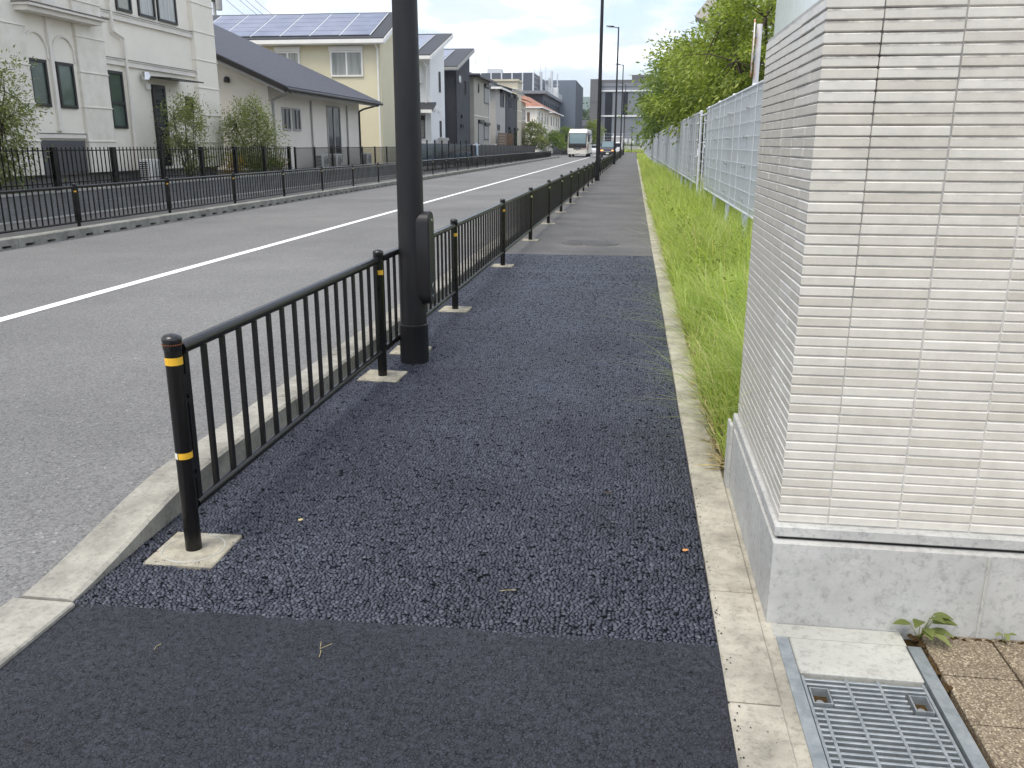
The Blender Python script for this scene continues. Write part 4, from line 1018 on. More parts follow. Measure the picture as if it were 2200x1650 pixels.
pilaster(17.3, 19.38); pilaster(21.28, 22.48); pilaster(27.42, 28.83, 'stucco', 0.02); pilaster(12.5, 14.2)
# arched panel bay with two windows
bay = MB().box(HA - 0.11, HA - 0.06, 19.38, 21.28, 1.62, 9.3).build('bay_panel', 'stucco', ha)
for c, hw in ((19.75, 0.385), (20.79, 0.385)):
    a = MB(); n = 14; zc = 3.62
    for k in range(n):
        t0, t1 = math.pi * k / n, math.pi * (k + 1) / n
        for (ra, rb) in ((hw, hw + 0.05),):
            q = [(HA - .058, c + ra * math.cos(t0), zc + ra * math.sin(t0)), (HA - .058, c + rb * math.cos(t0), zc + rb * math.sin(t0)),
                 (HA - .058, c + rb * math.cos(t1), zc + rb * math.sin(t1)), (HA - .058, c + ra * math.cos(t1), zc + ra * math.sin(t1))]
            a.prism(q, (0.045, 0, 0))
    a.box(HA - .058, HA - .013, c - hw - .05, c - hw, 3.44, 3.62); a.box(HA - .058, HA - .013, c + hw, c + hw + .05, 3.44, 3.62)
    a.build('arch_moulding', 'trim', ha)
window(ha, '+X', HA - 0.06, 19.40, 20.05, 2.34, 3.42, 'dark_paint', 'glass_green', 0.07)
window(ha, '+X', HA - 0.06, 20.42, 21.08, 2.34, 3.42, 'dark_paint', 'glass_green', 0.07)
m = MB(); m.box(HA - .06, HA + .02, 20.20, 20.31, 1.85, 4.5); m.box(HA - .06, HA + .04, 20.18, 20.33, 1.79, 1.86); m.build('mullion_pilaster', 'trim', ha)
m = MB(); m.box(HA - .06, HA + .35, 19.1, 21.95, 4.40, 4.50); m.box(HA - .06, HA + .46, 19.05, 22.05, 4.503, 4.56); bl = m.build('balcony_ledge', 'trim', ha)
MB().box(HA - .06, HA + .48, 19.03, 22.07, 4.563, 4.585).build('flashing', 'trim_dark', bl)
MB().box(HA - .06, HA + .10, 20.0, 20.5, 4.60, 6.2).build('balcony_bracket', 'trim', ha)
MB().box(HA - .10, HA - .02, 19.4, 21.25, 1.62, 1.72).build('lintel', 'trim', ha)
MB().box(HA - .10, HA - .01, 19.38, 21.27, 1.723, 1.74).build('lintel_flashing', 'trim_dark', ha)
gs = MB().box(HA - .11, HA - .075, 19.4, 21.25, 0.77, 1.57).build('basement_shutter', 'garage', ha)
for k in range(7): MB().box(HA - .075, HA - .066, 19.42, 21.23, 0.80 + k * .11, 0.892 + k * .11).build('slat', 'garage', gs)
for z, nm in ((4.81, 'string_course'), (3.64, 'string_course')):
    m = MB(); m.box(HA - .10, HA - .02, 22.5, 27.4, z - .08, z + .05); m.box(HA - .10, HA + .01, 22.5, 27.4, z + .052, z + .08); s = m.build(nm, 'trim', ha)
    MB().box(HA - .10, HA + .02, 22.5, 27.4, z + .083, z + .098).build('flashing', 'trim_dark', s)
window(ha, '+X', HA - .1, 22.6, 23.3, 1.90, 3.40, 'dark_paint', 'glass_green', 0.07, trans=0.44)
window(ha, '+X', HA - .1, 26.72, 27.14, 2.26, 2.94, 'dark_paint', 'glass_dark', 0.05)
for a0, a1 in ((23.4, 24.15), (24.5, 25.4), (25.55, 26.65)): window(ha, '+X', HA - .1, a0, a1, 5.0, 6.4, 'dark_paint', 'curtain' if a0 > 24 else 'glass_green', 0.07, sill=False)
dg = MB(); dg.box(HA - .10, HA - .03, 24.76, 24.84, 0.85, 3.17); dg.box(HA - .10, HA - .03, 25.38, 25.46, 0.85, 3.17); dg.box(HA - .10, HA - .03, 24.84, 25.38, 3.08, 3.17)
door = dg.build('door', 'dark_paint', ha); MB().box(HA - .10, HA - .06, 24.84, 25.38, 0.85, 3.08).build('door_leaf', 'glass_dark', door)
for k in range(15): MB().box(HA - .06, HA - .04, 24.84, 25.38, 0.95 + k * .14, 0.98 + k * .14).build('slat', 'dark_paint', door)
MB().tube((HA - .04, 24.9, 1.95), (HA + .02, 24.9, 1.95), 0.03, n=8).build('handle', 'chrome', door)
MB().prism([(HA - .1, 24.5, 3.36), (HA - .1, 26.45, 3.36), (HA + .72, 26.45, 3.30), (HA + .72, 24.5, 3.30)], (0, 0, 0.035)).build('door_canopy', 'dark_paint', ha)
lm = MB().lathe(HA + .06, 24.28, [(0, 3.5), (.09, 3.47), (.13, 3.38), (.13, 3.26), (0, 3.25)], 14).build('wall_lamp', 'chrome', ha, True)
MB().box(HA - .08, HA + .02, 24.45, 24.57, 3.02, 3.18).build('meter_box', 'white_paint', ha)
downpipe(ha, [(HA + .0, 22.98, 6.5), (HA + .0, 22.98, 4.42), (HA + .0, 23.46, 4.28), (HA + .0, 23.46, 0.8)], 0.045, 'trim')
MB().box(-25.5, HA + .5, 7.5, 29.3, 9.5, 9.8).build('roof', 'slate', ha)
ac_unit(-13.35, 23.05, 0.42, 'white air conditioner unit against the cream house behind the picket fence')

# picket fence on the low wall
pf = thing('picket_fence', 'black metal picket fence on the low wall before the cream house', 'fence', (-12.12, 12, 0.53))
pk = MB().box(-0.009, 0.009, -0.011, 0.011, 0.60, 1.42).mesh('picket', 'coat')
ps = MB().box(-0.04, 0.04, -0.055, 0.055, 0.50, 1.42).mesh('post', 'coat')
yy = 11.0
while yy < 30.2:
    k = round((yy - 11.0) / 0.1535)
    inst('picket', pk, pf, (-12.12, yy, 0)); yy += 0.1535
for y in [12.85 + 2.15 * k for k in range(9)]: inst('post', ps, pf, (-12.12, y, 0))
for z in (0.68, 1.35): MB().box(-12.10, -12.09, 11.0, 30.25, z - .012, z + .012).build('rail', 'coat', pf)
fb = thing('picket_fence', 'thin dark fence with fine pickets before the slate roofed house', 'fence', (-12.12, 30.5, 0.53))
ps2 = MB().box(-0.03, 0.03, -0.03, 0.03, 0.50, 1.40).mesh('post', 'coat')
for k in range(10): inst('post', ps2, fb, (-12.12, 30.6 + 2.0 * k, 0))
s = MB(); y = 30.66
while y < 48.5: s.box(-12.126, -12.114, y - .005, y + .005, 0.58, 1.38); y += 0.085
stuff(s.build('pickets', 'coat', fb))
for z in (0.60, 1.36): MB().box(-12.11, -12.10, 30.6, 48.6, z - .012, z + .012).build('rail', 'coat', fb)

# ---- low house with slate roof
HB = -14.0
hb = thing('low_house', 'low single storey house with wide slate roof and grey white walls', 'house', (-17, 38, 0.4))
EX, EZ, RX, RZ = -13.0, 3.50, -24.0, 8.35
slope = (RZ - EZ) / (EX - RX)
def roofz(x): return EZ + (EX - x) * slope
wl_ = MB().prism([(HB, 33.0, 0.5), (HB, 33.0, roofz(HB) - 0.12), (RX, 33.0, RZ - 0.12), (RX, 33.0, 0.5)], (0, 11.35, 0)).build('wall', 'stucco_b', hb)
MB().box(RX, HB - .02, 33.02, 44.33, 0.3, 0.5).build('foundation', 'block', hb)
rf = MB().prism([(EX, 32.35, EZ), (EX, 32.35, EZ + .10), (RX, 32.35, RZ + .10), (RX, 32.35, RZ)], (0, 12.6, 0)).build('roof', 'slate', hb)
MB().prism([(EX + .02, 32.30, EZ - .12), (EX + .02, 32.30, EZ + .06), (RX, 32.30, RZ + .06), (RX, 32.30, RZ - .12)], (0, 0.045, 0)).build('barge_board', 'dark_paint', rf)
MB().prism([(EX - .1, 32.346, EZ - .16), (EX - .1, 32.346, EZ - .01), (RX, 32.346, RZ - .01), (RX, 32.346, RZ - .16)], (0, 12.5, 0)).build('soffit', 'grey_paint', rf)
MB().tube((EX + .05, 32.3, EZ - .02), (EX + .05, 44.95, EZ - .02), 0.07, n=10).build('gutter', 'dark_paint', rf, True)
window(hb, '+X', HB, 34.2, 35.05, 2.03, 2.92, 'grey_paint', 'glass_dark', 0.07, mull=True)
window(hb, '+X', HB, 35.28, 36.13, 2.03, 2.92, 'grey_paint', 'glass_dark', 0.07, mull=True)
window(hb, '+X', HB, 39.4, 41.25, 0.62, 3.2, 'grey_paint', 'glass_dark', 0.08, mull=True)
downpipe(hb, [(EX + .02, 32.9, 3.42), (HB + .3, 33.25, 3.25), (HB + .05, 33.3, 3.15), (HB + .05, 33.3, 0.5)], 0.045, 'grey_paint')
for y in (37.4, 42.25): downpipe(hb, [(HB + .05, y, 3.3), (HB + .05, y, 0.5)], 0.04, 'grey_paint', 'vent_pipe')
downpipe(hb, [(EX + .02, 44.5, 3.42), (HB + .3, 44.2, 3.22), (HB + .05, 44.2, 3.1), (HB + .05, 44.2, 0.5)], 0.045, 'dark_paint')
MB().lathe(-15.6, 32.94, [(0, 4.0), (.09, 3.97), (.12, 3.88), (.12, 3.78), (0, 3.77)], 12).build('wall_vent', 'dark_paint', hb, True)
for i, (y, lab) in enumerate(((36.6, 'air conditioner unit below the left vent pipe of the slate roofed house'), (38.4, 'air conditioner unit left of the tall glass door of the slate roofed house'), (43.0, 'air conditioner unit by the far corner of the slate roofed house'))): ac_unit(-13.3, y, 0.42, lab)

# ---- houses with roofs falling towards the camera
def slope_house(root, X1, X0, Y0, Y1, zw, ez, rz, ry0, ry1, ox, wall, roofmat, fascia):
    """walls X0..X1, Y0..Y1; roof plane from (ry0, ez) up to (ry1, rz)"""
    sl = (rz - ez) / (ry1 - ry0); zr = lambda y: ez + (y - ry0) * sl
    MB().prism([(X1, Y0, 0.2), (X1, Y0, zr(Y0) - .12), (X1, Y1, zr(Y1) - .12), (X1, Y1, 0.2)], (X0 - X1, 0, 0)).build('wall', wall, root)
    rf = MB().prism([(X1 + ox, ry0, ez), (X1 + ox, ry0, ez + .12), (X1 + ox, ry1, rz + .12), (X1 + ox, ry1, rz)], (X0 - X1 - 2 * ox, 0, 0)).build('roof', roofmat, root)
    MB().prism([(X1 + ox + .001, ry0 - .02, ez - .2), (X1 + ox + .001, ry0 - .02, ez + .06), (X1 + ox + .001, ry1 + .02, rz + .06), (X1 + ox + .001, ry1 + .02, rz - .2)], (0.05, 0, 0)).build('barge_board', fascia, rf)
    MB().box(X0 - ox, X1 + ox, ry0 - .10, ry0 - .002, ez - .16, ez + .05).build('gutter', fascia, rf)
    MB().box(X0 - ox, X1 + ox, ry0, ry0 + .06, ez - .22, ez - .162).build('eave_board', fascia, rf)
    MB().prism([(X1 + ox - .02, ry0 + .062, ez - .17), (X1 + ox - .02, ry0 + .062, ez - .004), (X1 + ox - .02, ry1, rz - .004), (X1 + ox - .02, ry1, rz - .17)], (X0 - X1 - 2 * ox + .04, 0, 0)).build('soffit', fascia if fascia == 'white_paint' else 'grey_paint', rf)
    return rf, zr
def solar(rf, zr, x0, x1, nx, y0, y1, ny):
    dx, dy = (x1 - x0) / nx, (y1 - y0) / ny
    for i in range(nx):
        for j in range(ny):
            a, b = x0 + i * dx + .05, x0 + (i + 1) * dx - .05; c, d = y0 + j * dy + .03, y0 + (j + 1) * dy - .03
            MB().prism([(a, c, zr(c) + .16), (b, c, zr(c) + .16), (b, d, zr(d) + .16), (a, d, zr(d) + .16)], (0, 0, 0.03)).build('solar_panel', 'solar', rf)
    fr = MB()
    for i in range(nx + 1):
        a = x0 + i * dx; fr.prism([(a - .035, y0, zr(y0) + .15), (a + .035, y0, zr(y0) + .15), (a + .035, y1, zr(y1) + .15), (a - .035, y1, zr(y1) + .15)], (0, 0, .03))
    fr.build('panel_rails', 'alu', rf)
hc = thing('yellow_house', 'pale yellow two storey house with blue solar panels on its wide roof', 'house', (-18, 53, 0))
rf, zr = slope_house(hc, -14.3, -26, 49.6, 53.5, 7, 7.05, 8.98, 49.0, 53.6, 0.4, 'stucco_c', 'dark_roof', 'white_paint')
solar(rf, zr, -25.2, -14.75, 6, 49.3, 53.2, 5)
window(hc, '-Y', 49.6, -17.2, -15.3, 5.18, 6.55, 'white_paint', 'curtain', 0.09, mull=True, proud=0.09)
fbox(MB(), '-Y', 49.6, -17.25, -15.25, 0, 0.14, 6.56, 6.80).build('shutter_box', 'white_paint', hc)
window(hc, '-Y', 49.6, -20.4, -19.0, 5.18, 6.55, 'white_paint', 'curtain', 0.09, mull=True, proud=0.09)
fbox(MB(), '-Y', 49.6, -20.45, -18.95, 0, 0.14, 6.56, 6.80).build('shutter_box', 'white_paint', hc)
window(hc, '-Y', 49.6, -16.6, -16.0, 0.9, 3.4, 'white_paint', 'white_paint', 0.05, shutter='down')
downpipe(hc, [(-14.42, 49.0, 6.9), (-14.42, 49.48, 6.6), (-14.42, 49.48, 0.3)], 0.05)
hd = thing('white_house', 'white two storey house with single pitch solar roof behind the near lamp pole', 'house', (-18, 63, 0))
rf, zr = slope_house(hd, -14.0, -23, 60.6, 65.2, 7, 7.12, 9.28, 59.1, 66.5, 0.4, 'white_wall', 'dark_roof', 'white_paint')
solar(rf, zr, -21.0, -14.75, 4, 59.6, 65.6, 6)
window(hd, '+X', -14.0, 63.25, 63.75, 5.1, 6.5, 'dark_paint', 'glass_dark', 0.05)
window(hd, '+X', -14.0, 63.3, 63.8, 2.0, 3.15, 'dark_paint', 'glass_dark', 0.05)
downpipe(hd, [(-14.2, 59.2, 6.9), (-14.2, 60.45, 6.6), (-14.35, 60.5, 3.0), (-14.35, 60.5, .2)], 0.05)
MB().box(-15.1, -14.55, 60.25, 60.6, 5.55, 6.6).build('meter_cabinet', 'white_paint', hd)
for y in (61.6, 62.9): MB().lathe(-13.9, y, [(0, 4.0), (.12, 3.96), (.16, 3.85), (.16, 3.72), (0, 3.7)], 10).build('vent_hood', 'white_paint', hd, True)
pr = MB().prism([(-17.5, 59.2, 3.75), (-17.5, 60.6, 4.3), (-17.5, 60.6, 4.15), (-17.5, 59.2, 3.6)], (3.9, 0, 0)).build('porch_roof', 'dark_roof', hd)
MB().box(-17.5, -13.6, 59.1, 59.2, 3.55, 3.76).build('gutter', 'white_paint', pr)
window(hd, '-Y', 60.6, -15.3, -14.45, 1.9, 3.15, 'dark_paint', 'glass_dark', 0.05, shutter='down')
he = thing('charcoal_house', 'charcoal two storey house with single pitch metal roof next to the white house', 'house', (-18, 72, 0))
rf, zr = slope_house(he, -14.0, -23, 69.4, 75.4, 7, 7.2, 9.2, 68.6, 75.9, 0.3, 'dark_wall', 'dark_roof', 'grey_paint')
solar(rf, zr, -22, -15.2, 3, 69.2, 75.0, 2)
window(he, '+X', -14.0, 70.4, 71.85, 6.2, 6.85, 'dark_paint', 'curtain', 0.06)
window(he, '+X', -14.0, 73.1, 73.65, 5.5, 6.6, 'dark_paint', 'glass_dark', 0.05)
for y, z in ((71.5, 3.7), (71.2, 2.95), (71.9, 2.95)): MB().box(-14, -13.86, y - .14, y + .14, z - .12, z + .12).build('vent_hood', 'black', he)
downpipe(he, [(-13.95, 69.3, 7.0), (-13.95, 69.3, .2)], 0.04, 'dark_paint')
MB().box(-16.2, -14.9, 68.9, 69.4, 0.2, 5.0).build('porch_wall', 'dark_wall2', he)
def hip_house(root, X1, X0, Y0, Y1, ez, rise, wall, roofmat, fascia, o=0.6, ridge='y'):
    MB().box(X0, X1, Y0, Y1, 0.15, ez).build('wall', wall, root)
    xa, xb, ya, yb = X0 - o, X1 + o, Y0 - o, Y1 + o; h = min(xb - xa, yb - ya) / 2; cx, cy = (xa + xb) / 2, (ya + yb) / 2
    if yb - ya >= xb - xa: r0, r1 = (cx, ya + h * .8, ez + rise), (cx, yb - h * .8, ez + rise)
    else: r0, r1 = (xa + h * .8, cy, ez + rise), (xb - h * .8, cy, ez + rise)
    A, B, C, D_ = (xa, ya, ez), (xb, ya, ez), (xb, yb, ez), (xa, yb, ez); m = MB()
    if yb - ya >= xb - xa: m.add([A, B, C, D_, r0, r1], [(0, 1, 4), (1, 2, 5, 4), (2, 3, 5), (3, 0, 4, 5), (3, 2, 1, 0)])
    else: m.add([A, B, C, D_, r0, r1], [(0, 1, 5, 4), (1, 2, 5), (2, 3, 4, 5), (3, 0, 4), (3, 2, 1, 0)])
    rf = m.build('roof', roofmat, root)
    f = MB(); f.box(xa - .06, xb + .06, ya - .08, ya - .002, ez - .14, ez + .06); f.box(xb + .002, xb + .08, ya, yb, ez - .14, ez + .06); f.build('gutter', fascia, rf)
    return rf
hf = thing('beige_house', 'beige two storey house with shuttered windows after the charcoal house', 'house', (-18, 81, 0))
hip_house(hf, -14.0, -23, 77.4, 85.6, 7.25, 1.3, 'beige_wall', 'dark_roof', 'dark_paint')
window(hf, '+X', -14.0, 79.4, 79.85, 5.95, 6.75, 'dark_paint', 'glass_dark', 0.06)
window(hf, '+X', -14.0, 82.55, 85.3, 5.2, 6.65, 'dark_paint', 'grey_paint', 0.1, shutter='down')
window(hf, '+X', -14.0, 79.3, 81.8, 0.9, 3.4, 'dark_paint', 'grey_paint', 0.1, shutter='down')
window(hf, '+X', -14.0, 82.4, 84.95, 1.9, 3.25, 'dark_paint', 'grey_paint', 0.1, shutter='down')
downpipe(hf, [(-13.95, 85.4, 7.0), (-13.95, 85.4, .2)], 0.05)
MB().box(-14.01, -13.97, 77.4, 85.6, 3.95, 4.03).build('belt_board', 'trim', hf)
hg = thing('two_tone_house', 'light grey and charcoal two storey house beyond the beige one', 'house', (-18, 97, 0))
hip_house(hg, -14.0, -23, 89.6, 96.4, 7.0, 1.3, 'grey_wall', 'dark_roof', 'white_paint')
MB().box(-22.9, -13.9, 96.42, 105.5, 0.15, 7.15).build('wall', 'dark_wall2', hg)
MB().prism([(-13.2, 96.2, 7.2), (-13.2, 106.2, 7.2), (-18, 104, 8.5), (-18, 97.5, 8.5)], (0, 0, 0.12)).build('roof', 'dark_roof', hg)
MB().box(-13.25, -13.15, 96.2, 106.2, 7.06, 7.22).build('gutter', 'grey_paint', hg)
window(hg, '+X', -14.0, 92.6, 95.2, 5.3, 6.7, 'dark_paint', 'glass_dark', 0.1, shutter='up')
for a0, a1 in ((98.2, 100.1), (102.6, 105.2)):
    window(hg, '+X', -13.9, a0, a1, 5.3, 6.6, 'dark_paint', 'glass_dark', 0.1, shutter='up')
    window(hg, '+X', -13.9, a0, a1, 0.5, 3.1, 'dark_paint', 'glass_dark', 0.1, shutter='up')
window(hg, '+X', -14.0, 90.6, 92.2, 2.9, 3.5, 'dark_paint', 'glass_dark', 0.08)
hh = thing('cream_tower_house', 'cream house with a square stair tower between the charcoal and red roofed houses', 'house', (-16, 110, 0))
MB().box(-17.4, -14.0, 106.4, 110.4, 0.15, 8.75).build('tower', 'cream_wall', hh)
MB().box(-17.6, -13.85, 106.25, 110.55, 8.752, 8.98).build('tower_cap', 'cream_wall', hh)
for z in (4.2, 5.4, 6.7, 7.9): MB().box(-17.44, -13.96, 106.36, 110.44, z, z + .10).build('band', 'trim', hh)
MB().box(-22, -14.1, 110.42, 115.5, 0.15, 6.7).build('wall', 'tan_wall', hh)
MB().prism([(-13.4, 110.5, 6.72), (-13.4, 116, 6.72), (-18, 115.5, 8.2), (-18, 111, 8.2)], (0, 0, .12)).build('roof', 'red_roof', hh)
for a0, a1 in ((111.2, 112.2), (113.2, 114.4)): window(hh, '+X', -14.1, a0, a1, 4.4, 6.0, 'white_paint', 'glass', 0.1)
def red_house(label, Y0, Y1, wins):
    t = thing('red_roof_house', label, 'house', (-17, (Y0 + Y1) / 2, 0), 'red roofed houses by the coach')
    MB().box(-22, -14.0, Y0, Y1, 0.1, 6.75).build('wall', 'stucco', t)
    rf = MB().add([(-22.6, Y0 - .6, 6.7), (-13.3, Y0 - .6, 6.7), (-13.3, Y1 + .6, 6.7), (-22.6, Y1 + .6, 6.7), (-18, Y0 + 3.0, 9.3), (-18, Y1 - 3.0, 9.3)],
                  [(0, 1, 4), (1, 2, 5, 4), (2, 3, 5), (3, 0, 4, 5), (3, 2, 1, 0)]).build('roof', 'red_roof', t)
    MB().box(-13.3, -13.2, Y0 - .6, Y1 + .6, 6.58, 6.76).box(-22.6, -13.2, Y0 - .7, Y0 - .602, 6.58, 6.76).build('gutter', 'white_paint', rf)
    for a0, a1, z0, z1 in wins: window(t, '+X', -14.0, a0, a1, z0, z1, 'white_paint', 'glass', 0.12, sill=True)
    window(t, '-Y', Y0, -15.6, -15.0, 4.6, 6.1, 'white_paint', 'wood', 0.1)
    MB().box(-14.0, -13.93, Y0, Y1, 3.9, 4.05).build('belt_board', 'trim', t)
    downpipe(t, [(-13.9, Y0 + .3, 6.6), (-13.9, Y0 + .3, .2)], 0.07); downpipe(t, [(-13.9, Y1 - .3, 6.6), (-13.9, Y1 - .3, .2)], 0.07)
red_house('red tiled roof house nearer the camera, left of the coach', 128.7, 145.5, [(130, 131.5, 4.6, 6.2), (134, 136, 4.4, 6.2), (139, 140.6, 4.5, 6.2), (142.5, 144, 4.5, 6.2), (133, 136, .6, 3)])
red_house('red tiled roof house farther back, touching the blue grey building in view', 148, 167, [(149.5, 151.5, 4.5, 6.2), (154, 156, 4.5, 6.2), (159, 161, 4.5, 6.2), (163, 165, 4.5, 6.2), (156, 159, .6, 3)])

# fences, walls and small things in front of the row of houses
sf = thing('panel_screen', 'smoked translucent fence panels in front of the white house', 'fence', (-12.1, 50, 0))
for k in range(8):
    MB().box(-12.09, -12.07, 49.1 + k * 2.05, 51.05 + k * 2.05, 0.25, 1.55).build('smoked_panel', 'smoked', sf)
    MB().box(-12.12, -12.04, 49.02 + k * 2.05, 49.08 + k * 2.05, 0.0, 1.75).build('post', 'coat', sf)
bs = thing('black_screen_fence', 'solid black boarded fence along the houses in the middle distance', 'fence', (-12.0, 66, 0))
for k in range(21):
    y = 65.6 + k * 2.05
    MB().box(-12.06, -12.02, y + .01, y + 2.03, 0.12, 1.46 - .004 * k).build('board_panel', 'black_screen', bs)
    MB().box(-12.10, -12.0, y - .04, y + .008, 0.0, 1.5 - .004 * k).build('post', 'coat', bs)
bs2 = thing('black_screen_fence', 'dark blue black fence in front of the red roofed houses', 'fence', (-11.6, 128, 0))
for k in range(22):
    y = 128.4 + k * 2.05
    MB().box(-11.66, -11.62, y + .01, y + 2.03, 0.1, 1.25).build('board_panel', 'black_screen', bs2)
ws = thing('wooden_screen', 'brown horizontal slat screen in front of the two tone house', 'fence', (-13.2, 87, 0))
for k in range(9): MB().box(-13.25, -13.2, 86.3, 92.2, 0.25 + k * .27, 0.48 + k * .27).build('slat', 'wood', ws)
for k in range(5): MB().box(-13.3, -13.12, 92.5 + k * .9, 92.7 + k * .9, 0.1, 2.6).build('post', 'wood', ws)
hw = thing('water_heater', 'grey water heater cabinet at the foot of the white house', 'water heater', (-13.5, 62.2, 0.06))
MB().cbox(-13.75, -13.2, 61.6, 62.8, 0.1, 1.95, 0.03).build('tank', 'grey_wall', hw); MB().box(-13.195, -13.18, 61.9, 62.4, 1.2, 1.5).build('panel', 'grey_paint', hw)
ac_unit(-13.2, 64.0, 0.06, 'air conditioner unit in front of the white house behind the smoked panels')
ac_unit(-13.2, 84.0, 0.9, 'pale unit showing above the black fence before the beige house')
cl = MB(); n = 8
for k in range(n):
    a, b = k / n, (k + 1) / n
    cl.prism([(-11.93 + .04 * math.sin(a * 5), 66.2 + .9 * a, 1.62 - a * 0.95), (-11.93 + .04 * math.sin(a * 5), 67.0 + .9 * a, 1.62 - a * 0.95), (-11.93 + .04 * math.sin(b * 5), 67.0 + .9 * b, 1.62 - b * 0.95), (-11.93 + .04 * math.sin(b * 5), 66.2 + .9 * b, 1.62 - b * 0.95)], (0.01, 0, 0))
tag(cl.build('hanging_cloth', 'cloth'), 'pale blue cloth hanging over the near end of the black fence', 'cloth')

def bicycle(x, y, label):
    t = thing('bicycle', label, 'bicycle', (x, y, 0.06))
    for c in (y - .52, y + .52):
        w = MB(); n = 20
        for k in range(n):
            a0, a1 = 2 * math.pi * k / n, 2 * math.pi * (k + 1) / n
            w.tube((x, c + .33 * math.cos(a0), .39 + .33 * math.sin(a0)), (x, c + .33 * math.cos(a1), .39 + .33 * math.sin(a1)), 0.018, n=6, caps=False)
        wo = w.build('wheel', 'tyre', t); sp = MB()
        for k in range(8): a = math.pi * k / 8; sp.tube((x, c + .31 * math.cos(a), .39 + .31 * math.sin(a)), (x, c - .31 * math.cos(a), .39 - .31 * math.sin(a)), 0.004, n=4)
        sp.build('spokes', 'chrome', wo)
    MB().path([(x, y + .52, .39), (x, y + .1, .42), (x, y - .05, .95), (x, y + .52, .39)], .014, 6).path([(x, y + .1, .42), (x, y - .38, .9), (x, y - .52, .39)], .016, 6).build('frame', 'chrome', t)
    MB().box(x - .07, x + .07, y - .15, y + .12, .94, 1.0).build('saddle', 'black', t)
    MB().path([(x, y - .38, .9), (x, y - .36, 1.08), (x + .28, y - .2, 1.05)], .013, 6).path([(x, y - .36, 1.08), (x - .28, y - .2, 1.05)], .013, 6).build('handlebar', 'chrome', t)
bicycle(-12.9, 59.3, 'bicycle parked behind the smoked fence panels by the white house')

# ------------------------------------------------------------------ factory with roof plant
fa = thing('factory_building', 'blue grey factory block with roof screens and stacks behind the houses', 'building', (-20, 175, 0))
MB().box(-60, -15.9, 155, 190, 0, 9.9).build('wing_wall', 'fac_dark', fa)
for k in range(9): MB().box(-15.9, -15.8, 157 + k * 3.6, 159.4 + k * 3.6, 5.4, 9.0).build('window', 'glass_dark', fa)
MB().box(-60, -15.3, 153.6, 190.2, 9.95, 10.45).build('eave', 'fac_grey', fa)
MB().box(-60, -19.4, 154.9, 155.0, 7.0, 9.9).build('wall_panel', 'fac_blue', fa)
MB().box(-19.2, -12.6, 190.3, 216, 0, 14.6).build('tower', 'fac_blue', fa)
MB().box(-12.6, -12.55, 190.5, 216, 3.2, 14.55).build('tower_side', 'fac_dark', fa)
pent = MB().box(-60, -18.7, 165, 188, 10.45, 14.2).build('penthouse', 'fac_lou', fa)
for k in range(10):
    x = -18.8 - k * 1.95
    MB().box(x - .12, x + .12, 164.85, 164.995, 10.45, 14.25).build('screen_post', 'alu', pent)
    MB().box(x - 1.80, x - .15, 164.9, 164.99, 10.6, 14.1).build('screen_panel', 'fac_lou', pent)
sc = MB()
for k in range(13):
    y = 165 + k * 1.9
    sc.box(-18.68, -18.64, y, y + .08, 10.45, 14.2)
for z in (10.9, 11.8, 12.7, 13.6, 14.15): sc.box(-18.675, -18.645, 165, 188, z, z + .06)
sc.build('side_lattice', 'alu', pent)
rl = MB()
for k in range(34): rl.box(-15.42, -15.38, 154 + k * 1.05, 154.05 + k * 1.05, 10.45, 11.5)
for z in (10.95, 11.45): rl.box(-15.415, -15.385, 154, 190, z, z + .05)
rl.build('railing', 'alu', fa)
for x, y, z0, z1, r, nm in ((-19.1, 170, 14.0, 18.0, .05, 'antenna'), (-18.2, 172, 10.4, 17.2, .05, 'antenna'), (-18.2, 172.6, 10.4, 14.9, .32, 'stack'), (-17.5, 175, 10.4, 16.4, .05, 'antenna'), (-16.6, 178, 10.4, 15.5, .28, 'stack'), (-17.1, 178.6, 10.4, 14.2, .3, 'stack'), (-15.9, 183, 10.4, 15.4, .14, 'stack'), (-30.0, 168, 14, 18.2, .05, 'antenna'), (-27.6, 168, 14, 17.4, .05, 'antenna')):
    MB().tube((x, y, z0), (x, y, z1), r, n=10).build(nm, 'alu', fa, True)
MB().box(-16.6, -15.7, 181.5, 184, 10.45, 12.6).build('roof_cabinet', 'white_steel', fa)
cg = MB()
for k in range(8): cg.box(-28.5 + k * .75, -28.45 + k * .75, 166, 166.05, 14.2, 15.4)
for z in (14.8, 15.35): cg.box(-28.5, -23.2, 166.01, 166.04, z, z + .05)
cg.box(-27.8, -25.2, 168, 171, 14.2, 15.2); cg.build('roof_cage', 'alu', fa)
MB().lathe(-16.4, 186, [(0, 0), (.6, .12), (.75, .3)], 16).build('dish', 'white_steel', fa).location = (-16.4 + 20 - 3.6 + .0 - 0, 0, 0)
bpy.data.objects['dish'].location = (0, 0, 13.2)

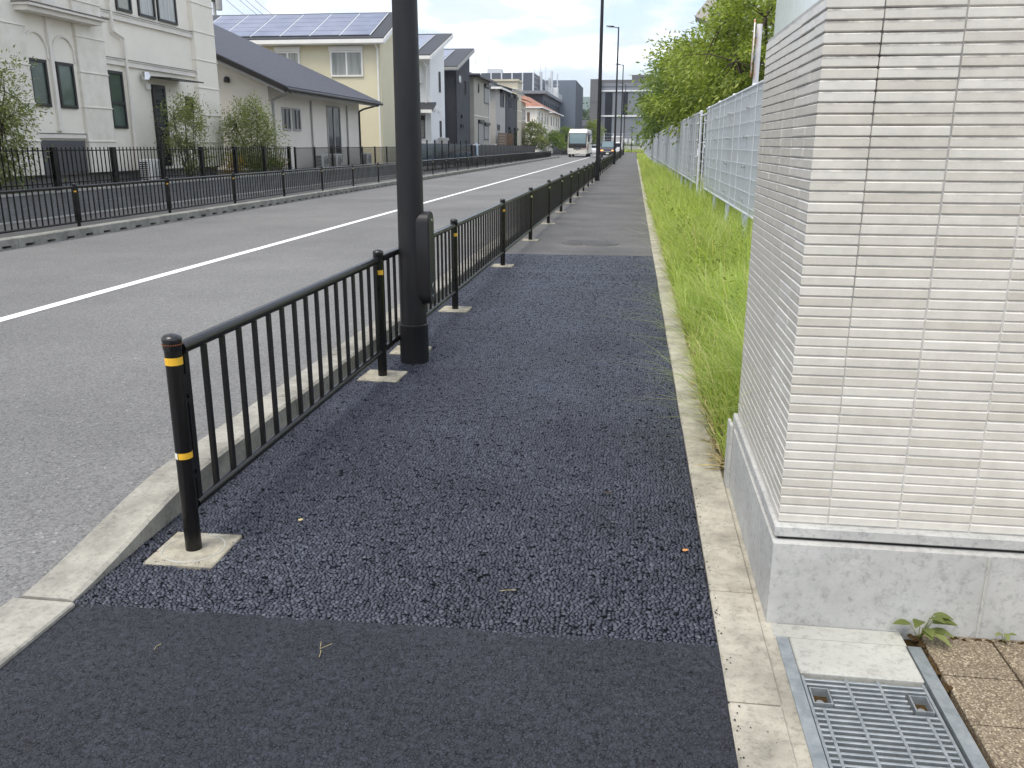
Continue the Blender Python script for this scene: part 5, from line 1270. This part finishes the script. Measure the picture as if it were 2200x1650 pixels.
# ------------------------------------------------------------------ grey building closing the street
gb = thing('grey_building', 'large grey ribbed building with dark window strips closing the street', 'building', (-3, 250, 0))
MB().box(-12.5, -9.6, 248.5, 275, 0, 18.85).build('stair_block', 'fac_brown', gb)
for z in (6.5, 12.8): MB().box(-12.52, -9.58, 248.44, 248.498, z, z + .12).build('panel_joint', 'fac_dark', gb)
MB().box(-9.58, 30, 250, 275, 0, 17.85).build('wall', 'fac_grey', gb)
MB().box(-1.3, 3.9, 250.5, 262, 17.85, 20.0).build('roof_plant', 'fac_brown', gb)
MB().box(-9.58, 30, 251, 260, 17.86, 18.8).build('parapet', 'fac_brown', gb)
for k in range(44):
    x = -9.4 + k * 0.62
    MB().box(x, x + .10, 249.93, 249.998, 0, 15.6).build('rib', 'fac_grey', gb)
for z in (15.65, 9.05): MB().box(-9.55, 30, 249.6, 249.92, z, z + .35).build('band', 'white_steel', gb)
for x0, x1, z0, z1 in ((-8.4, -6.4, 9.5, 15.5), (-3.5, -2.2, 9.5, 15.5), (-8.3, -6.4, 1.0, 8.95), (6, 8, 9.5, 15.5)): MB().box(x0, x1, 249.85, 249.93, z0, z1).build('window', 'glass_dark', gb)
MB().box(-9.58, 30, 249.9, 249.99, 16.9, 17.0).build('panel_joint', 'fac_dark', gb)
# pale tall block at right behind the trees
wb = thing('white_building', 'pale glazed office block showing behind the tree crowns on the right', 'building', (8, 130, 0))
MB().box(4.2, 30, 128, 150, 0, 14.8).build('wall', 'white_wall', wb)
for k in range(7): MB().box(4.15, 4.19, 129 + k * 3, 131.5 + k * 3, 1, 14).build('window', 'glass_pale', wb)
for k in range(8):
    for j in range(4): MB().box(4.8 + k * 3.1, 7.4 + k * 3.1, 127.94, 127.99, 1.2 + j * 3.4, 3.9 + j * 3.4).build('window', 'glass_pale', wb)
# canopy building with tilted taupe soffits
cb = thing('canopy_building', 'modern building with tilted taupe roof soffits behind the trees at upper right', 'building', (8, 46, 0))
MB().box(6.0, 22, 42, 58, 0, 7.6).build('wall', 'glass_pale', cb)
r1 = MB().prism([(2.65, 43.2, 7.0), (3.1, 41.4, 6.55), (12, 41, 14.2), (12, 44, 18.0), (3.95, 44, 8.75)], (-0.12, 0, 0.22)).build('roof', 'soffit', cb)
MB().prism([(2.70, 43.2, 6.95), (3.15, 41.4, 6.5), (12.05, 41, 14.15), (12.05, 44, 17.95), (4.0, 44, 8.7)], (-0.02, 0, 0.04)).build('soffit', 'soffit', r1)
r2 = MB().prism([(4.0, 34.5, 6.1), (5.2, 31.0, 6.4), (20, 30, 9.6), (20, 40, 9.8), (4.6, 40, 6.2)], (0, 0, 0.3)).build('roof', 'white_wall', cb)
MB().prism([(4.05, 34.5, 6.07), (5.2, 31.05, 6.37), (20, 30.05, 9.57), (20, 39.9, 9.77), (4.65, 39.9, 6.17)], (0, 0, 0.028)).build('soffit', 'soffit', r2)
for x, y in ((6.2, 33), (6.2, 38), (12, 33)): MB().tube((x, y, 0), (x, y, 6.4), 0.16, n=12).build('column', 'white_steel', cb, True)

# ------------------------------------------------------------------ end of the street
fw = thing('boundary_wall', 'low pale concrete wall below the mesh fence closing the street', 'wall', (-3, 194, 0))
MB().box(-11, 14, 194.2, 194.6, 0, 1.25).build('wall', 'far_wall', fw)
mf = thing('mesh_fence', 'tall pale mesh fence across the end of the street', 'fence', (-3, 194.9, 0))
for k in range(13): MB().tube((-10.5 + k * 2, 194.9, 0), (-10.5 + k * 2, 194.9, 3.95), 0.07, n=8).build('post', 'white_steel', mf)
mm = MB()
for k in range(60): mm.box(-10.5 + k * .4, -10.48 + k * .4, 194.89, 194.91, 1.2, 3.9)
for k in range(5): mm.box(-10.5, 13.5, 194.885, 194.915, 1.3 + k * .65, 1.33 + k * .65)
mm.build('wire_mesh', 'fence_steel', mf)
hd_ = np.random.default_rng(55)
P = np.stack([hd_.uniform(-10, 13, 5200), hd_.uniform(195.4, 197, 5200), 0.6 + 1.7 * hd_.random(5200) * (0.6 + 0.4 * vnoise(hd_.uniform(0, 9, 5200), hd_.uniform(0, 9, 5200)))], 1)
V, F = leaf_cloud(P, hd_.normal(0, 1, P.shape), 0.32, hd_)
hg_ = bpy.data.objects.new('hedge', np_mesh('hedge', V, F, 'leaf_dark')); col.objects.link(hg_); tag(hg_, 'clipped dark hedge behind the far mesh fence', 'hedge')
struct(MB().quad((-9, 188, 0.0), (3, 184.2, 0.0), (10, 184.2, 0.0), (10, 194.1, 0.0)).build('verge', 'soil'))
g2 = np.random.default_rng(56); n = 2600
P = np.stack([g2.uniform(-3, 8, n), g2.uniform(186.5, 194, n), np.full(n, 0.02)], 1); U = g2.normal(0, .35, P.shape); U[:, 2] = 1.2
V, F = leaf_cloud(P, U, 0.55, g2, -0.3, 0.16); go = bpy.data.objects.new('far_grass', np_mesh('far_grass', V, F, 'grass')); col.objects.link(go); stuff(go)['label'] = 'grass patch at the far corner of the pavement'
for i, x in enumerate((-2.1, -0.55)):
    t = thing('equipment_cabinet', ('left' if i == 0 else 'right') + ' of two pale equipment cabinets by the grey building', 'cabinet', (x, 200, 0), 'pale cabinets by the grey building')
    MB().cbox(x - .6, x + .6, 199.6, 200.6, 0, 3.9, .03).build('body', 'white_steel', t); MB().box(x - .6, x + .6, 199.55, 199.598, 2.95, 3.9).build('dark_top', 'fac_grey', t)
    MB().box(x - .5, x + .5, 199.56, 199.597, .4, 1.6).build('louvre', 'fac_lou', t)
def park_lamp(x, y, h, label, head=.45):
    t = thing('lamp_post', label, 'street lamp', (x, y, 0)); MB().tube((x, y, -.05), (x, y, h), .10, .07, 10).build('pole', 'pole', t, True)
    MB().box(x - head, x + head, y - .15, y + .15, h, h + .18).build('lamp_head', 'pole', t)
park_lamp(-0.5, 187.5, 4.9, 'short lamp post standing on the grass at the end of the pavement', .35)
park_lamp(-13.3, 225, 11.4, 'lamp post rising in the gap between the two grey buildings', .6)
# house, wooded hill and mountain seen through the gap
sh = thing('small_house', 'white house with grey roof in the gap between the grey buildings', 'house', (-20, 262, 0))
MB().box(-24, -14.2, 258, 268, 0, 6.4).build('wall', 'white_wall', sh)
MB().prism([(-25, 257, 6.4), (-13.4, 257, 6.4), (-13.4, 262, 8.2), (-25, 262, 8.2)], (0, 0, .3)).build('roof', 'slate', sh)
MB().box(-18, -12.7, 246, 249, 0, 3.6).build('annex', 'fac_dark', sh)
def hill(name, cx, cy, rx, ry, h, mat, n=40, seed=1):
    xs = np.linspace(-1, 1, n); X, Y = np.meshgrid(xs, xs); r = np.sqrt(X * X + Y * Y)
    Z = h * np.clip(1 - r, 0, 1) ** 0.8 * (0.75 + 0.5 * vnoise(X * 4 + 9, Y * 4 + 9, seed)) - 0.2
    i = np.arange(n * n).reshape(n, n); F = np.stack([i[:-1, :-1], i[:-1, 1:], i[1:, 1:], i[1:, :-1]], -1).reshape(-1, 4)
    P = np.stack([cx + X * rx, cy + Y * ry, Z], -1).reshape(-1, 3); me = np_mesh(name, P, F, mat, True)
    o = bpy.data.objects.new(name, me); col.objects.link(o); struct(o); return P
Ph = hill('hill', -26, 430, 90, 90, 16, 'mountain', 60, 3)
gg = np.random.default_rng(91); m_ = Ph[Ph[:, 2] > 1]; idx = gg.integers(0, len(m_), 26000)
P = m_[idx] + gg.normal(0, 1.4, (26000, 3)); P[:, 2] += gg.random(26000) * 3.2
V, F = leaf_cloud(P, gg.normal(0, 1, P.shape), 1.5, gg, 0.2, 0.7)
wd = bpy.data.objects.new('far_wood', np_mesh('far_wood', V, F, 'wood_far')); col.objects.link(wd); stuff(wd)['label'] = 'dark wood on the hill between the grey buildings'
hill('mountain', -120, 2300, 1300, 500, 108, 'mountain', 70, 7)

# utility pole and wires top left
up = thing('utility_pole', 'concrete utility pole with fittings behind the solar roof at upper left', 'utility pole', (-38.5, 80, 0))
MB().tube((-38.5, 80, 0), (-38.5, 80, 17.5), .18, .13, 10).build('pole', 'grey_paint', up, True)
MB().box(-39.6, -37.4, 79.9, 80.1, 15.2, 15.35).build('crossarm', 'grey_paint', up); MB().lathe(-38.0, 79.9, [(0, 13.2), (.28, 13.25), (.3, 14.2), (0, 14.25)], 12).build('transformer', 'grey_paint', up)
MB().box(-39.9, -38.0, 79.7, 80.2, 14.0, 14.4).build('cable_box', 'dark_paint', up)
for k, x0 in enumerate((-40.0, -38.7, -38.1, -37.2)):
    w = MB(); pts = []
    for q in range(13):
        s_ = q / 12; pts.append((x0 - 8 + 14.5 * s_, 84, 15.7 + 7.2 - 12.6 * s_ - 0.5 * math.sin(math.pi * s_)))
    w.path(pts, .02, 5); tag(w.build('power_line', 'black'), ['leftmost', 'second from left', 'third from left', 'rightmost'][k] + ' of four power lines crossing the sky at upper left', 'cable', 'power lines at upper left')

# ------------------------------------------------------------------ vehicles
def profile_body(name, prof, hw, inset, y0, cx, mat, parent, zc=1.0, smooth=False, taper=0.0, zt=1.0):
    """side profile (y, z) extruded across; the outermost slices shrink to round the flanks"""
    cy = sum(p[0] for p in prof) / len(prof); n = len(prof); vs = []
    for x, k in ((-hw, inset), (-hw + 0.10, 0), (hw - 0.10, 0), (hw, inset)):
        for (y, z) in prof: vs.append((cx + x * (1 - taper * max(0.0, z - zt)), y0 + y + (k if y < cy else -k), z + (k if z < zc else -k)))
    fs = [tuple(range(n)), tuple(range(3 * n, 4 * n))[::-1]]
    for j in range(3):
        for i in range(n): fs.append((j * n + i, (j + 1) * n + i, (j + 1) * n + (i + 1) % n, j * n + (i + 1) % n))
    return MB().add(vs, fs).build(name, mat, parent, smooth)
def wheel(t, x0, x1, y, r):
    w = MB().tube((x0, y, r), (x1, y, r), r, n=20).build('wheel', 'tyre', t); xo = max(x0, x1) if x0 + x1 > 2 * WL[t.name][0] else min(x0, x1)
    s = 1 if xo == max(x0, x1) else -1
    MB().tube((xo, y, r), (xo + s * .012, y, r), r * .6, n=16).build('rim', 'chrome', w); return w
bu = thing('coach', 'white touring coach facing the camera far down the street', 'bus', (-7.0, 117, 0))
BX, BY = -7.0, 111.0
profile_body('body', [(0, .38), (-.02, 1.0), (0, 1.45), (.22, 2.3), (.5, 2.95), (.85, 3.25), (1.5, 3.42), (11.7, 3.42), (12, 3.1), (12, .38)], 1.24, .12, BY, BX, 'bus_white', bu, 1.8, False, 0.07, 2.2)
def front(m, pts, x0, x1, off):
    for (ya, za), (yb, zb) in zip(pts[:-1], pts[1:]):
        m.prism([(BX + x0, BY + ya - off, za), (BX + x1, BY + ya - off, za), (BX + x1, BY + yb - off, zb), (BX + x0, BY + yb - off, zb)], (0, -.02, 0))
    return m
front(MB(), [(0, 1.45), (.22, 2.3), (.50, 2.93)], -1.13, 1.13, .002).build('windscreen_frame', 'black', bu)
front(MB(), [(.06, 1.66), (.22, 2.3), (.46, 2.86)], -1.02, 1.02, .024).build('windscreen', 'windscreen', bu)
front(MB(), [(-.018, 1.12), (0, 1.448), (.06, 1.66)], -1.12, 1.12, .006).build('dash_band', 'black', bu)
front(MB(), [(-.02, .95), (-.02, 1.08)], -.5, .5, .006).build('grille', 'black', bu)
MB().box(BX + 1.241, BX + 1.255, BY + .45, BY + 11.6, 1.6, 2.95).build('side_glass', 'glass_dark', bu)
MB().box(BX - 1.255, BX - 1.241, BY + .45, BY + 11.6, 1.6, 2.95).build('side_glass', 'glass_dark', bu)
for s in (-1, 1):
    MB().box(BX + s * 1.05 - .14, BX + s * 1.05 + .14, BY - .05, BY - .022, .72, .92).build('headlight', 'lamp', bu)
    ml = MB(); ml.box(BX + s * 1.42 - .1, BX + s * 1.42 + .1, BY - .30, BY - .12, 1.85, 2.65); ml.tube((BX + s * 1.2, BY + .3, 2.75), (BX + s * 1.42, BY - .2, 2.62), .04, n=6); ml.build('mirror', 'black', bu)
    for y in (BY + 2.4, BY + 8.6): wheel(bu, BX + s * 0.95, BX + s * 1.23, y, .5)
for k in range(4): MB().prism([(BX + .55 + k * .17, BY - .045, .95), (BX + .64 + k * .17, BY - .045, .95), (BX + .74 + k * .17, BY - .045, 1.08), (BX + .65 + k * .17, BY - .045, 1.08)], (0, .012, 0)).build('stripe', 'decal', bu)
MB().box(BX + 1.242, BX + 1.252, BY + .5, BY + 3.0, .8, 1.6).build('side_graphic', 'decal', bu)
MB().box(BX - .2, BX + .2, BY - .05, BY - .022, .50, .70).build('number_plate', 'white_tape', bu)
MB().box(BX - .12, BX + .12, BY - .045, BY - .022, .82, .88).build('badge', 'chrome', bu)
wp = MB(); wp.path([(BX - .7, BY - .02, 1.46), (BX - .1, BY - .01, 1.6)], .02, 5); wp.path([(BX + .1, BY - .02, 1.46), (BX + .7, BY - .01, 1.6)], .02, 5); wp.build('wiper', 'black', bu)

vn = thing('van', 'dark van with lit amber lamps facing the camera in the right lane', 'van', (-3.15, 110, 0))
VX, VY = -3.15, 107.5
profile_body('body', [(0, .28), (-.03, .6), (0, .95), (.25, 1.12), (.75, 1.22), (1.45, 1.82), (1.9, 1.93), (4.2, 1.93), (4.55, 1.6), (4.6, .3)], .88, .08, VY, VX, 'car_dark', vn, 1.0, False, 0.14, 1.1)
MB().prism([(VX - .72, VY + .80, 1.24), (VX + .72, VY + .80, 1.24), (VX + .66, VY + 1.42, 1.79), (VX - .66, VY + 1.42, 1.79)], (0, -.02, .02)).build('windscreen', 'windscreen', vn)
MB().box(VX + .881, VX + .89, VY + 1.5, VY + 4.2, 1.2, 1.75).build('side_glass', 'glass_dark', vn); MB().box(VX - .89, VX - .881, VY + 1.5, VY + 4.2, 1.2, 1.75).build('side_glass', 'glass_dark', vn)
MB().box(VX - .5, VX + .5, VY - .06, VY - .032, .72, .80).build('grille_bar', 'chrome', vn); MB().box(VX - .55, VX + .55, VY - .055, VY - .032, .42, .66).build('lower_grille', 'black', vn)
for s in (-1, 1):
    MB().box(VX + s * .66 - .16, VX + s * .66 + .16, VY - .06, VY - .025, .78, .92).build('headlight', 'amber', vn)
    MB().box(VX + s * 1.0 - .08, VX + s * 1.0 + .08, VY + .95, VY + 1.1, 1.1, 1.28).build('mirror', 'car_dark', vn)
    for y in (VY + .85, VY + 3.7): wheel(vn, VX + s * .66, VX + s * .87, y, .31)
MB().box(VX - .17, VX + .17, VY - .075, VY - .057, .44, .60).build('number_plate', 'white_tape', vn)
tk = thing('box_truck', 'grey box truck with white cab roof standing behind the dark van', 'truck', (-2.95, 152, 0))
TX_, TY_ = -2.9, 150
MB().cbox(TX_ - .9, TX_ + .9, TY_ + 1.5, TY_ + 6, .7, 2.75, .04).build('cargo_box', 'grey_paint', tk); MB().cbox(TX_ - .92, TX_ + .92, TY_ + 1.45, TY_ + 6, 2.752, 2.95, .03).build('box_roof', 'white_steel', tk)
profile_body('cab', [(0, .4), (0, 1.1), (.35, 1.85), (.6, 1.95), (1.45, 1.95), (1.45, .4)], .85, .06, TY_, TX_, 'white_steel', tk, 1.0)
MB().prism([(TX_ - .72, TY_ + .05, 1.15), (TX_ + .72, TY_ + .05, 1.15), (TX_ + .68, TY_ + .34, 1.78), (TX_ - .68, TY_ + .34, 1.78)], (0, -.03, .01)).build('windscreen', 'glass_dark', tk)
for s in (-1, 1):
    for y in (TY_ + .75, TY_ + 4.6): wheel(tk, TX_ + s * .6, TX_ + s * .84, y, .36)
def small_car(x, y, mat, label, flip=1):
    t = thing('parked_car', label, 'car', (x, y, 0.05))
    profile_body('body', [(0, .25), (-.03, .6), (.05, .85), (1.0, .95), (1.6, 1.45), (1.9, 1.5), (3.0, 1.5), (3.6, 1.0), (3.95, .95), (4.0, .3)], .82, .08, y, x, mat, t, .9)
    MB().prism([(x - .68, y + 1.03, .97), (x + .68, y + 1.03, .97), (x + .6, y + 1.56, 1.42), (x - .6, y + 1.56, 1.42)], (0, -.02, .02)).build('windscreen', 'glass_dark', t)
    MB().box(x + .821, x + .83, y + 1.5, y + 3.1, 1.0, 1.4).build('side_glass', 'glass_dark', t); MB().box(x - .83, x - .821, y + 1.5, y + 3.1, 1.0, 1.4).build('side_glass', 'glass_dark', t)
    for s in (-1, 1):
        MB().box(x + s * .6 - .15, x + s * .6 + .15, y - .05, y - .02, .62, .76).build('headlight', 'lamp', t)
        for yy in (y + .8, y + 3.1): wheel(t, x + s * .6, x + s * .81, yy, .29)
small_car(-13.2, 68.3, 'car_white', 'white car parked behind the black fence, only its roof showing')
small_car(-6.6, 152, 'car_white', 'small white car following behind the coach')

# ------------------------------------------------------------------ litter on the new asphalt
def straw(pts, label, r=.0012):
    tag(MB().path(pts, r, 5).build('dry_stem', 'dry'), label, 'stem', 'dry grass stems on the asphalt')
straw([(-.884, 2.170, .003), (-.888, 2.195, .004), (-.892, 2.205, .003)], 'lower pale straw piece on the apron near the bottom of the picture', .0011)
straw([(-.897, 2.212, .003), (-.905, 2.245, .006)], 'upper left prong of the forked straw on the apron', .0009)
straw([(-.897, 2.212, .003), (-.868, 2.240, .006)], 'upper right prong of the forked straw on the apron', .0009)
straw([(-1.398, 2.135, .003), (-1.402, 2.152, .004), (-1.395, 2.168, .003)], 'short curled pale stem on the apron left of the forked straw', .0009)
straw([(-.40, 2.632, .008), (-.375, 2.640, .009), (-.345, 2.647, .008)], 'thin straw lying on the rough patch near the apron joint', .0011)
ol = MB(); leaf_blade(ol, (.245, 3.03, .010), (.9, .3, .25), .026, .018, .2); tag(ol.build('fallen_leaf', 'orange_leaf'), 'small orange fallen leaf on the rough patch near the edging', 'leaf')
ol = MB(); leaf_blade(ol, (-.07, 3.55, .010), (.9, .2, .1), .045, .012, .1); tag(ol.build('fallen_leaf', 'moss'), 'dull olive fallen leaf in the middle of the rough patch', 'leaf')
ol = MB(); leaf_blade(ol, (-1.305, 3.08, .010), (.5, .8, .15), .022, .018, .1); tag(ol.build('fallen_leaf', 'dry'), 'pale scrap of leaf right of the first post footing', 'leaf')

# crumbs of new asphalt on footings and edging, dead grass along the edging, broad weeds in the verge
cr_ = MB(); rq = random.Random(77)
def crumb(x, y, z, s_):
    a = rq.uniform(0, 6.28); cr_.add([(x + s_ * math.cos(a + q * 2.09), y + s_ * math.sin(a + q * 2.09), z) for q in range(3)] + [(x + rq.uniform(-.3, .3) * s_, y, z + s_ * .9)], [(0, 1, 3), (1, 2, 3), (2, 0, 3), (2, 1, 0)])
for k in range(260):
    y = 1.3 + rq.random() ** 1.6 * 10; crumb(0.325 + abs(rq.gauss(0, .012)), y, .012, rq.uniform(.0015, .005))
for k in range(60): crumb(0.33 + rq.random() * .17, 1.4 + rq.random() * 4, .012, rq.uniform(.001, .0035))
for px, py in PADS:
    for k in range(26):
        a = rq.uniform(-.14, .14); b = .13 - abs(rq.gauss(0, .012)); sgn = rq.choice((-1, 1))
        x, y = (px + a, py + sgn * b) if rq.random() < .5 else (px + sgn * b, py + a)
        crumb(x, y, .007, rq.uniform(.0015, .0045))
for k in range(120): crumb(-2.03 - abs(rq.gauss(0, .10)), 1.2 + rq.random() * 7, -.012, rq.uniform(.001, .0035))
stuff(cr_.build('asphalt_crumbs', 'black'))['label'] = 'loose black asphalt crumbs along the edging and footings'
dg_ = np.random.default_rng(61); n = 1500
P = np.stack([0.455 + np.abs(dg_.normal(0, .045, n)), 3.9 + 30 * dg_.random(n) ** 1.7, np.full(n, .014) + .02 * dg_.random(n)], 1); U = dg_.normal(0, 1, P.shape); U[:, 2] = 0.25
V, F = leaf_cloud(P, U, 0.09, dg_, -0.05, 0.09); V[:, 2] = np.maximum(V[:, 2], .013)
o = bpy.data.objects.new('dead_grass', np_mesh('dead_grass', V, F, 'dry')); col.objects.link(o); stuff(o)['label'] = 'dead brown grass lying along the concrete edging'
n = 2600; cxs = dg_.uniform(.62, 1.35, 60); cys = 6.5 + 16 * dg_.random(60); ci = dg_.integers(0, 60, n)
P = np.stack([cxs[ci] + dg_.normal(0, .07, n), cys[ci] + dg_.normal(0, .09, n), .12 + .40 * dg_.random(n)], 1); U = dg_.normal(0, 1, P.shape)
V, F = leaf_cloud(P, U, 0.055, dg_, 0.1, 0.38)
o = bpy.data.objects.new('verge_weeds', np_mesh('verge_weeds', V, F, 'leaf')); col.objects.link(o); stuff(o)['label'] = 'darker broad leaved weeds mixed into the verge grass'

# ------------------------------------------------------------------ summer haze
hz = MB().box(-2600, 2600, -700, 4100, -1.2, 190).build('haze', 'ground')
hm = bpy.data.materials.new('haze'); hm.use_nodes = True; hn = hm.node_tree.nodes; hn.clear()
ho = hn.new('ShaderNodeOutputMaterial'); pvn = hn.new('ShaderNodeVolumePrincipled')
pvn.inputs['Color'].default_value = (0.86, 0.92, 1.0, 1); pvn.inputs['Density'].default_value = 0.00022; pvn.inputs['Anisotropy'].default_value = 0.2
hm.node_tree.links.new(pvn.outputs[0], ho.inputs['Volume'])
hz.data.materials.clear(); hz.data.materials.append(hm); stuff(hz)['label'] = 'thin summer haze over the whole street'
